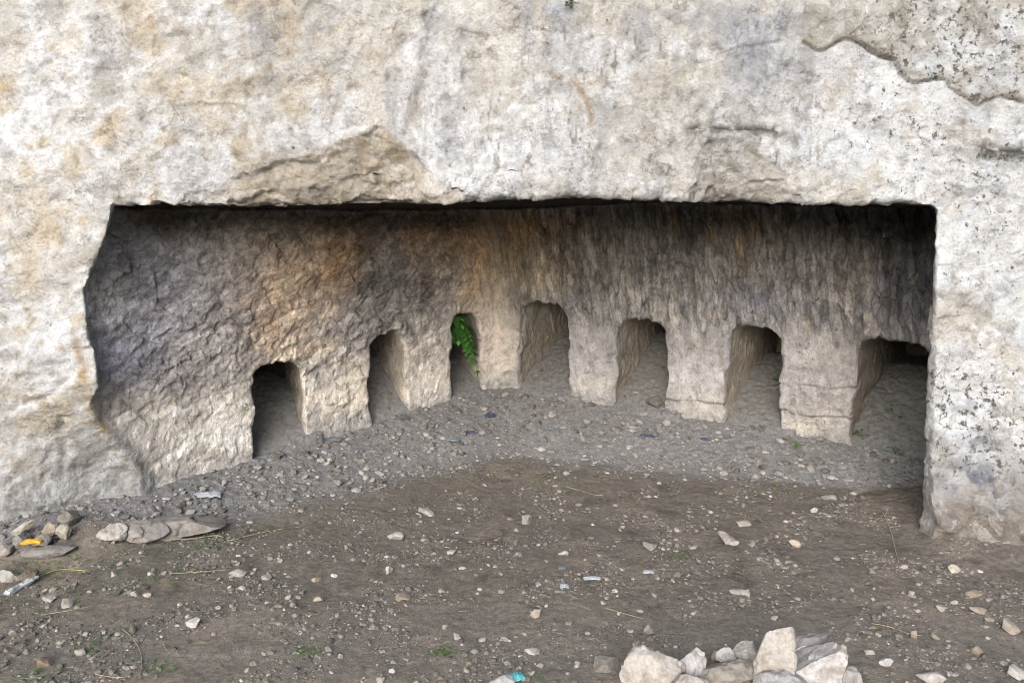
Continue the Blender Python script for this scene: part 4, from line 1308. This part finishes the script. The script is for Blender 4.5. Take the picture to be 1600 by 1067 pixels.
for k in range(105):
    u, v, q = free_spot(True)
    w = random.choice([8, 9, 10, 11, 12, 13, 15, 18])
    g = random.uniform(.13, .27)
    place_stone(u, v, w, w * random.uniform(.6, .85), ring_label(q, w, g),
                col=(g, g * .975, g * .955), group='stones in the rubble strip')
for k in range(105):
    u, v, q = free_spot(False)
    w = random.choice([7, 8, 9, 10, 11, 13])
    g = random.choice([.16, .20, .25, .30, .36, .42])
    place_stone(u, v, w, w * random.uniform(.45, .75), soil_label(u, v, w, g),
                col=(g, g * random.uniform(.93, .97), g * random.uniform(.84, .93)), group='chips strewn over the earth')

# gravel and rubble nobody could count
def scatter(name, n, ring, smin, smax, power, colfn, seed):
    rs = np.random.RandomState(seed)
    V0, F0 = ICO[1]
    out = []
    need = n
    pos = []
    while need > 0:
        m = need * 4
        if ring == 1:
            x = rs.uniform(-3.2, 2.95, m); y = rs.uniform(3.6, 6.7, m)
        elif ring == 2:
            x = rs.uniform(-3.1, 3.5, m); y = rs.uniform(4.6, 7.6, m)
        else:
            y = 2.4 + 3.8 * rs.uniform(0, 1, m) ** 1.1; x = rs.uniform(-1, 1, m) * (.72 * y + .3)
        p = np.stack([x, y, 0 * x], 1)
        e = -room_sdf(x, y)
        _, r = soil_tone(p)
        if ring == 1: ok = (r > rs.uniform(.25, .9, m)) & ((e > .0) | (x < -2.0)) & (y < np.where(x < -2.0, F(x, 0 * x + .1) + .02, 9))
        elif ring == 2:
            ok = np.zeros(m, bool)
            for nn in NICHES:
                t, w = niche_local(nn, x, y); ok |= (np.abs(w) < nn['w'] * .45) & (t > -.02) & (t < nn['dep'])
        else:
            clump = fbm(p, .35, 3, off=701)
            ok = (r < .6) & (e > -.3) & (rs.uniform(size=m) < .22 + 1.5 * clump) & (y < F(x, 0 * x + .1) + 9 * ((x > -2.2) & (x < 2.2)))
        q = p[ok][:need]
        pos.append(q); need -= len(q)
    P = np.concatenate(pos)
    P[:, 2] = ground_h(P[:, 0], P[:, 1])
    sz = smin * (1 - rs.uniform(size=n) * (1 - (smin / smax) ** power)) ** (-1 / power)
    K = 24
    shapes = []
    for k in range(K):
        v, _ = rock_shape(1, np.random.RandomState(seed + k), cuts=5, rough=.10)
        shapes.append(v * np.array([1, rs.uniform(.6, .95), rs.uniform(.4, .75)]))
    shapes = np.array(shapes)[rs.randint(0, K, n)]
    an = rs.uniform(0, 2 * math.pi, n); ca, sa = np.cos(an), np.sin(an)
    tl = rs.normal(0, .3, n); ct, st = np.cos(tl), np.sin(tl)
    x, y, z = shapes[..., 0], shapes[..., 1], shapes[..., 2]
    x, z = x * ct[:, None] + z * st[:, None], -x * st[:, None] + z * ct[:, None]
    x, y = x * ca[:, None] - y * sa[:, None], x * sa[:, None] + y * ca[:, None]
    S = np.stack([x, y, z], -1) * sz[:, None, None] + P[:, None, :] + np.array([0, 0, 1]) * (sz * .15)[:, None, None]
    Fc = (F0[None] + (np.arange(n) * len(V0))[:, None, None]).reshape(-1, 3)
    col = np.repeat(colfn(rs, n), len(V0), 0)
    o = link(bpy.data.objects.new(name, mesh_np(name, S.reshape(-1, 3), Fc, M_GRAVEL, dict(tone=col), smooth=False)))
    tag(o, kind='stuff')
    return o

def soil_cols(rs, n):
    g = rs.choice([.08, .11, .145, .19, .25, .32, .42], n, p=[.10, .20, .27, .24, .13, .05, .01])
    return np.stack([g, g * rs.uniform(.92, .98, n), g * rs.uniform(.84, .96, n)], 1)
def ring_cols(rs, n):
    g = rs.uniform(.15, .235, n) * rs.choice([.7, .9, 1.1, 1.4], n)
    return np.stack([g, g * rs.uniform(.955, .985, n), g * rs.uniform(.93, 1.0, n)], 1)
scatter('gravel', 26000, 0, .0026, .022, 1.75, soil_cols, 900)
scatter('rubble', 11000, 1, .0035, .045, 1.85, ring_cols, 950)
scatter('niche_rubble', 420, 2, .004, .028, 1.7, lambda rs, n: ring_cols(rs, n) * .8, 980)

#@@SMALL
# ------------------------------------------------------------------ plants
M_LEAF = plain('fern_leaf', (.060, .175, .034), .6, .35, 30, .3)
M_WEED = plain('weed_leaf', (.050, .12, .028), .7, .35, 40, .3)
M_STEM = plain('green_stem', (.07, .12, .03), .7)
M_STRAW = plain('dry_straw', (.27, .225, .15), .85, .3)
M_TWIG = plain('dry_twig', (.19, .165, .135), .9, .3)
M_MOSS = plain('moss', (.045, .060, .022), .95, .4, 80)

def leaf_quad(bm, base, tip, width, up, fold=.25):
    """a small pointed leaf of four triangles, folded along its midrib"""
    b, t = Vector(base), Vector(tip)
    ax = t - b
    side = ax.cross(Vector(up))
    if side.length < 1e-9: side = Vector((1, 0, 0))
    side.normalize()
    n = side.cross(ax).normalized()
    m = b + ax * .45
    vs_ = [bm.verts.new(b), bm.verts.new(m + side * width + n * width * fold), bm.verts.new(t), bm.verts.new(m - side * width + n * width * fold), bm.verts.new(m)]
    for a, c, d in ((0, 1, 4), (1, 2, 4), (2, 3, 4), (3, 0, 4)):
        bm.faces.new((vs_[a], vs_[c], vs_[d]))

def tube(bm, pts, r0, r1, seg=5):
    pts = [Vector(p) for p in pts]
    rings = []
    for i, p in enumerate(pts):
        d = (pts[min(i + 1, len(pts) - 1)] - pts[max(i - 1, 0)]).normalized()
        a = d.orthogonal().normalized(); b = d.cross(a)
        r = r0 + (r1 - r0) * i / (len(pts) - 1)
        rings.append([bm.verts.new(p + (a * math.cos(k * 2 * math.pi / seg) + b * math.sin(k * 2 * math.pi / seg)) * r) for k in range(seg)])
    for A, B in zip(rings[:-1], rings[1:]):
        for k in range(seg):
            bm.faces.new((A[k], A[(k + 1) % seg], B[(k + 1) % seg], B[k]))
    bm.faces.new(rings[0][::-1]); bm.faces.new(rings[-1])

def bm_obj(name, bm, mat, parent=None, smooth=False):
    bmesh.ops.recalc_face_normals(bm, faces=[f for f in bm.faces]) if not smooth else None
    me = bpy.data.meshes.new(name)
    bm.to_mesh(me); bm.free()
    me.materials.append(mat)
    if smooth:
        me.polygons.foreach_set('use_smooth', np.full(len(me.polygons), True))
    return link(bpy.data.objects.new(name, me), parent)

def empty(name, loc, label, cat, group=None):
    o = link(bpy.data.objects.new(name, None))
    o.location = loc; o.empty_display_size = .05
    return tag(o, label, cat, group)

def frond(length, droop, az, rs, leaves=9, spread=.030):
    """an arching stalk with paired lobed leaflets, rooted at the origin"""
    bm = bmesh.new()
    pts = []
    for k in range(9):
        t = k / 8
        out = length * t * (1 - .35 * t)
        pts.append(Vector((math.cos(az) * out, math.sin(az) * out, length * (.28 * t - droop * t * t))))
    tube(bm, pts, .0022, .0008, 4)
    for k in range(1, 9):
        p = pts[k]; d = (pts[k] - pts[k - 1]).normalized()
        side = d.cross(Vector((0, 0, 1))).normalized()
        for sg in (-1, 1):
            ln = spread * (1.2 - .75 * abs(k / 8 - .4)) * rs.uniform(.85, 1.15)
            tip = p + side * sg * ln + d * ln * .5 + Vector((0, 0, -ln * .35))
            leaf_quad(bm, p, tip, ln * .26, (0, 0, 1))
            for f_ in (.4, .65):
                b2 = p.lerp(tip, f_)
                for s2 in (-1, 1):
                    dd = (tip - p).normalized()
                    s3 = dd.cross(Vector((0, 0, 1))).normalized()
                    leaf_quad(bm, b2, b2 + dd * ln * .38 + s3 * s2 * ln * .42, ln * .15, (0, 0, 1))
    tip = pts[-1] + (pts[-1] - pts[-2]).normalized() * spread
    leaf_quad(bm, pts[-1], tip, spread * .3, (0, 0, 1))
    return bm

fq = NICHES[2]
fa = math.radians(fq['a'])
# the fern roots in the left wall of its niche, a little inside the mouth
t_, w_ = .11, -fq['w'] * .5 + .10
root = (fq['c'][0] + t_ * math.sin(fa) + w_ * math.cos(fa), fq['c'][1] + t_ * math.cos(fa) - w_ * math.sin(fa), .90)
fern = empty('fern', root, 'bright green fern hanging inside the niche left of the narrow middle pillar', 'fern')
fern.scale = (1.05, 1.05, .78)
rs = np.random.RandomState(5)
for ln, dr, az, dz in ((.24, 1.2, -.2, 0), (.27, 1.5, -.6, -.03), (.30, 1.6, -.35, -.10), (.20, .5, -1.0, .04), (.24, 1.0, .05, -.14), (.20, 1.2, -.5, -.12),
                       (.16, .6, -.6, -.06), (.18, .9, -1.2, -.06), (.17, 1.1, -.3, -.08), (.15, .3, -.9, .06)):
    f_ = bm_obj('frond', frond(ln, dr, az, rs, spread=.062), M_LEAF, fern)
    f_.location = (0, 0, dz)

def little_plant(u, v, px, label, pos=None, mat=None, n=9, name='small_plant', cat='plant', group=None, normal=(0, -.3, 1)):
    q = ground_at(u, v) if pos is None else pos
    s = px_size(q) * px
    e = empty(name, q, label, cat, group)
    rs = np.random.RandomState(int(u * 7 + v))
    bm = bmesh.new(); bs = bmesh.new()
    for k in range(n):
        az = rs.uniform(0, 2 * math.pi); el = rs.uniform(.2, 1.3)
        d = Vector((math.cos(az) * math.cos(el), math.sin(az) * math.cos(el) - .25, math.sin(el) + .1)) 
        tip = d * s * rs.uniform(.35, .65)
        tube(bs, [(0, 0, 0), tip * .5 + Vector((0, 0, s * .06)), tip], s * .018, s * .010, 3)
        for j in range(3):
            a2 = rs.uniform(0, 6.3)
            dd = Vector((math.cos(a2), math.sin(a2), rs.uniform(-.2, .5))) * s * .24
            leaf_quad(bm, tip, tip + dd, s * .075, (0, 0, 1))
    bm_obj('foliage', bm, mat or M_LEAF, e); bm_obj('stems', bs, M_STEM, e)
    return e

def wall_pos(u, v, off=-.01):
    q = wall_point(u, v)
    return q - ray(u, v) * .03
little_plant(384, 642, 18, 'tiny green plant growing from the edge left of the leftmost niche', pos=wall_pos(384, 642), n=6)
little_plant(1391, 644, 15, 'tiny green tuft on the earth inside the rightmost niche', n=7)
little_plant(1345, 684, 24, 'low dark green weed at the left corner of the rightmost niche mouth', n=9, mat=M_WEED)
little_plant(1243, 702, 19, 'bright green sprig on the gravel before the thick right pillar', n=8)
little_plant(1216, 596, 26, 'green plant half hidden at the right side of the second niche from the right', n=12)
little_plant(1398, 708, 22, 'bluish green weed among stones before the rightmost niche', n=7, mat=M_WEED)
little_plant(650, 650, 12, 'dull green sprout at the right foot of the second niche from the left', n=5, mat=M_WEED)
little_plant(1213, 760, 16, 'yellowish weed on the earth below the sprig', n=6, mat=M_STRAW)
little_plant(842, 1062, 14, 'green sprout at the lower edge right of the turquoise cloth', n=6)
for u, v, px, lab in ((1462, 124, 20, 'green moss tuft in the crack under the upper right plate'), (893, 14, 22, 'dark moss cushion high on the cliff near the top edge'),
                      (1086, 208, 12, 'little moss tuft at the left end of the narrow earthy ledge')):
    little_plant(u, v, px, lab, pos=on_face(u, v, 4.235), mat=M_MOSS, n=16, name='moss_tuft', cat='moss')

# grass along the ledge at the right edge
e = empty('grass_strip', on_face(1580, 246, 4.14), 'strip of short grass on the earthy ledge at the upper right', 'grass')
bm = bmesh.new(); rs = np.random.RandomState(8)
for k in range(160):
    b = Vector((rs.uniform(-.19, .26), rs.uniform(-.03, .03), rs.uniform(-.012, .004) - .0))
    leaf_quad(bm, b, b + Vector((rs.normal(0, .010), -rs.uniform(.0, .018), rs.uniform(.012, .032))), .0016, (0, 1, 0))
bm_obj('blades', bm, M_MOSS, e)

# ground weeds at the left: one mass of little leaves
bm = bmesh.new(); rs = np.random.RandomState(21)
cl = [(110, 885, 60, 22), (180, 880, 80, 18), (250, 860, 60, 16), (330, 845, 50, 14), (30, 940, 40, 30), (60, 890, 40, 16), (420, 830, 60, 12), (230, 905, 60, 14), (130, 930, 60, 20),
      (170, 985, 40, 14), (140, 1015, 30, 14), (60, 1055, 50, 12), (300, 860, 40, 14), (820, 745, 60, 8), (860, 750, 40, 8), (1060, 870, 20, 8), (690, 1020, 30, 8), (480, 1020, 20, 8), (900, 735, 50, 8), (250, 1045, 30, 10)]
for _ in range(900):
    c = cl[rs.randint(len(cl))] if rs.uniform() < .75 else cl[rs.randint(9)]
    q = ground_at(rs.normal(c[0], c[2] * .6), min(rs.normal(c[1], c[3] * .6), 1066))
    if room_sdf(q[:1], q[1:2])[0] > -.05 and q[1] > 4.3: continue
    z = ground_h(q[:1], q[1:2])[0]
    for j in range(rs.randint(2, 5)):
        a = rs.uniform(0, 6.3); b = Vector((q[0], q[1], z + rs.uniform(.002, .012)))
        L = rs.uniform(.005, .013)
        leaf_quad(bm, b, b + Vector((math.cos(a) * L, math.sin(a) * L, rs.uniform(0, .006))), L * .3, (0, 0, 1))
tag(bm_obj('ground_weeds', bm, M_WEED), kind='stuff')

# chopped dry straw and stalk bits
bm = bmesh.new(); rs = np.random.RandomState(22)
for _ in range(650):
    u = rs.uniform(0, 1600); v = 740 + 325 * rs.uniform() ** .8
    if rs.uniform() < .25: u, v = rs.normal(1400, 45), rs.normal(782, 18)
    q = ground_at(u, v)
    if q[1] > F(q[:1], np.array([.1]))[0] - .03 and not (-2.1 < q[0] < 2.2): continue
    if room_sdf(q[:1], q[1:2])[0] > -.15: continue
    a = rs.uniform(0, 6.3); L = rs.uniform(.012, .05)
    z = ground_h(q[:1], q[1:2])[0] + .004
    d = Vector((math.cos(a), math.sin(a), rs.normal(0, .12))) * L
    b = Vector((q[0], q[1], z))
    tube(bm, [b - d * .5, b + Vector((0, 0, .002)), b + d * .5], .0008, .0006, 3)
tag(bm_obj('straw_litter', bm, M_STRAW), kind='stuff')

def twig(label, pts, r, mat=None, up=0.006, lifts=None, name='twig', cat='twig', branches=()):
    P = []
    for k, (u, v) in enumerate(pts):
        q = ground_at(u, v)
        z = ground_h(q[:1], q[1:2])[0] + up + r + (lifts[k] if lifts else 0)
        P.append(Vector((q[0], q[1], z)))
    # resample as a smooth line
    S = []
    for i in range(len(P) - 1):
        p0, p1, p2, p3 = P[max(i - 1, 0)], P[i], P[i + 1], P[min(i + 2, len(P) - 1)]
        for k in range(5):
            t = k / 5
            S.append(.5 * ((2 * p1) + (p2 - p0) * t + (2 * p0 - 5 * p1 + 4 * p2 - p3) * t * t + (3 * p1 - p0 - 3 * p2 + p3) * t ** 3))
    S.append(P[-1])
    bm = bmesh.new()
    tube(bm, S, r, r * .55, 6)
    for i, du, dv, L in branches:
        d = Vector((du, 0, dv)).normalized() * L
        tube(bm, [S[i], S[i] + d * .5 + Vector((0, 0, .003)), S[i] + d], r * .6, r * .3, 4)
    o = bm_obj(name, bm, mat or M_TWIG, smooth=True)
    return tag(o, label, cat)

twig('long brown root curving over the weedy earth at the left', [(262, 846), (300, 845), (340, 840), (358, 847), (378, 842), (385, 830), (370, 823)], .0042)
twig('pale green stalk lying from the root towards the middle', [(380, 842), (410, 835), (446, 828)], .0030, M_STRAW)
twig('yellow green stalk reaching from the crushed bottle', [(58, 905), (85, 893), (105, 888), (140, 895)], .0034, plain('yellow_stalk', (.28, .27, .10), .8))
twig('thin grey stick slanting up beside the weedy stalk', [(178, 866), (200, 858), (240, 845), (262, 838)], .0022)
twig('short grey stick crossing the slanting thin one', [(222, 872), (240, 857)], .0026)
twig('bent dark twig curling down at the front left', [(190, 985), (208, 1000), (220, 1022), (222, 1045), (218, 1060)], .0024)
twig('forked pale twig on bare earth at the front left', [(256, 1010), (262, 1018), (272, 1016), (280, 1030)], .0030, branches=((4, -1, .5, .03),))
twig('dry straw on the dark earth in the middle of the floor', [(884, 762), (905, 768), (925, 774), (942, 776)], .0026, M_STRAW)
twig('thin pale straw near the rear edge of the dark earth', [(985, 740), (1005, 737), (1036, 735)], .0024, M_STRAW)
twig('long dry straw lying to the right of the boulder pile', [(1362, 976), (1390, 982), (1420, 992), (1442, 996)], .0022, M_STRAW)
twig('dark thin stick near the right end of the boulder pile', [(1358, 996), (1372, 1008), (1385, 1020)], .0022)
twig('short stick with a knobbed end left of the turquoise cloth', [(725, 1048), (735, 1040), (745, 1028)], .0028, M_STRAW)
twig('pair of thin straws pointing at the upright pitted stone', [(945, 952), (975, 962), (1006, 969)], .0018, M_STRAW)
twig('dry weed stalk lying before the right jamb', [(1378, 805), (1390, 832), (1398, 860), (1404, 880)], .0026, M_STRAW, lifts=[.02, .02, .01, 0], branches=((3, -1, .2, .05), (3, 1, .15, .07), (2, .3, 1, .05), (5, 1, .1, .06)))
twig('straight thin straw on the left edge of the weedy strip', [(70, 962), (110, 958), (140, 950)], .0018, M_STRAW)
twig('long faint straw along the pebbly earth at the left', [(265, 900), (310, 896), (360, 893)], .0020, M_STRAW)
twig('thin straw lying low along the front left edge', [(150, 1058), (180, 1062), (205, 1060)], .0020, M_STRAW)

# ------------------------------------------------------------------ litter
def crumple(name, label, cat, u, v, w, h, mat, seed, rot=0.0, amp=.35, rolled=False, flat=.5, parent=None):
    """a crushed sheet w x h photo pixels large"""
    q = ground_at(u, v); s = px_size(q)
    nu, nv = 22, 14
    a, b = np.meshgrid(np.linspace(-1, 1, nu), np.linspace(-1, 1, nv), indexing='ij')
    p = np.stack([a.ravel(), b.ravel(), 0 * a.ravel()], 1)
    edge = 1 - .22 * fbm(p, .7, 2, off=seed)
    W, Hh = w * s / 2, h * s / 2
    f1, f2, tl, rn = facets(p, .45, off=seed + .3)
    z = .6 * fbm(p, .8, 2, off=seed + 2) + .8 * tl * .6 + .3 * fbm(p, .25, 2, off=seed + 4)
    X_ = p[:, 0] * edge * W; Y_ = p[:, 1] * edge * Hh * 1.5
    Z_ = (1 - p[:, 0] ** 2 * .6) * (1 - p[:, 1] ** 2 * .7) * Hh * flat * 1.6 + z * amp * Hh
    V = np.stack([X_, Y_, np.maximum(Z_, 0) + .002], 1)
    me = mesh_np(name, V, grid_faces(nu, nv), mat, smooth=False)
    o = link(bpy.data.objects.new(name, me), parent)
    gy_ = q[1] + Hh * .8
    o.location = (q[0], gy_, ground_h(np.array([q[0]]), np.array([gy_]))[0] + .004)
    o.rotation_euler = (0, 0, rot)
    return tag(o, label, cat)

M_BAG = plain('thin_white_plastic', (.27, .29, .34), .35, .15, 60, .5)
M_YEL = plain('yellow_wrapper', (.55, .28, .02), .4, .15, 30, .5)
M_BLUE = plain('blue_plastic', (.045, .06, .12), .4, .35, 60, .4)
M_PALEBLUE = plain('faded_blue_plastic', (.13, .16, .19), .5, .3, 60, .3)
M_TURQ = plain('turquoise_cloth', (.10, .34, .38), .9, .3, 90, .1)
M_DARKP = plain('black_plastic', (.02, .02, .025), .4, .2)
M_PAPER = plain('white_scrap', (.30, .32, .36), .6, .1)
crumple('plastic_bag', 'crumpled white plastic bag on the rubble at the left', 'bag', 323, 781, 42, 15, M_BAG, 3.1, rot=.1)
yw = crumple('wrapper', 'bright yellow wrapper lying on stones at the left', 'wrapper', 61, 856, 28, 13, M_YEL, 5.1, rot=.15)
yw.location.z += .035; yw.location.y -= .07
crumple('plastic_scrap', 'black plastic scrap touching the yellow wrapper', 'plastic scrap', 82, 850, 14, 8, M_DARKP, 6.1)
for row in ((704, 693, 26, 8, M_PALEBLUE, 'faded blue plastic strip on the rubble before the fern niche'), (766, 656, 18, 10, M_BLUE, 'dark blue scrap on the rubble below the narrow middle pillar'),
            (858, 676, 24, 10, M_PALEBLUE, 'greyish turquoise scrap on the rubble below the tallest niche'), (1012, 688, 24, 7, M_BLUE, 'blue striped scrap on the rubble below the third niche from the right'),
            (1101, 690, 15, 6, M_BLUE, 'small dark blue scrap right of the blue striped one'), (732, 680, 22, 6, M_BLUE, 'thin navy scrap on the rubble right of the faded strip'),
            (524, 694, 16, 8, M_PALEBLUE, 'small pale blue scrap at the foot of the second pillar'), (925, 907, 26, 9, M_PAPER, 'torn white scrap with a blue tint on the middle floor'),
            (882, 920, 13, 10, M_PAPER, 'bluish white scrap on the floor left of the torn one'), (1301, 752, 15, 11, M_PAPER, 'small white paper scrap below the thick right pillar'),
            (1014, 898, 17, 9, M_PAPER, 'pale blue white scrap below the rounded dull grey stone'), (878, 892, 12, 6, M_PALEBLUE, 'small pale blue scrap above the bluish white one')):
    crumple('litter_scrap', row[5], 'scrap', row[0], row[1], row[2], row[3], row[4], row[0] * .1)
crumple('cloth', 'turquoise rag at the lower edge of the view', 'rag', 806, 1066, 26, 16, M_TURQ, 9.1, rot=.3)

# crushed clear bottle
def bottle(u0, v0, u1, v1):
    a, b = ground_at(u0, v0), ground_at(u1, v1)
    d = Vector(b - a); L = d.length; ax = d.normalized()
    e = empty('plastic_bottle', Vector(a) + Vector((0, 0, .016)), 'crushed clear plastic bottle on weeds at the left edge', 'bottle')
    rs = np.random.RandomState(3)
    side = ax.cross(Vector((0, 0, 1))).normalized(); up = side.cross(ax)
    prof = [(0, .010), (.02, .019), (.16, .021), (.32, .017), (.44, .012), (.52, .016), (.62, .020), (.80, .020), (.90, .013), (.95, .008), (1, .008)]
    bm = bmesh.new(); rings = []
    for t, r in prof:
        ring = []
        for k in range(14):
            an = k * 2 * math.pi / 14
            rr = r * (1 + .18 * rs.normal())
            ring.append(bm.verts.new(ax * (t * L) + side * math.cos(an) * rr + up * math.sin(an) * rr * .7))
        rings.append(ring)
    for A, B in zip(rings[:-1], rings[1:]):
        for k in range(14):
            bm.faces.new((A[k], A[(k + 1) % 14], B[(k + 1) % 14], B[k]))
    bm.faces.new(rings[0])
    bm_obj('body', bm, plain('cloudy_plastic', (.52, .56, .60), .25, .15, 60, .5, trans=.35), e)
    bm = bmesh.new()
    tube(bm, [ax * L, ax * (L + .006), ax * (L + .012)], .0095, .0095, 12)
    bm_obj('cap', bm, plain('green_cap', (.25, .40, .33), .5), e)
bottle(10, 932, 56, 908)
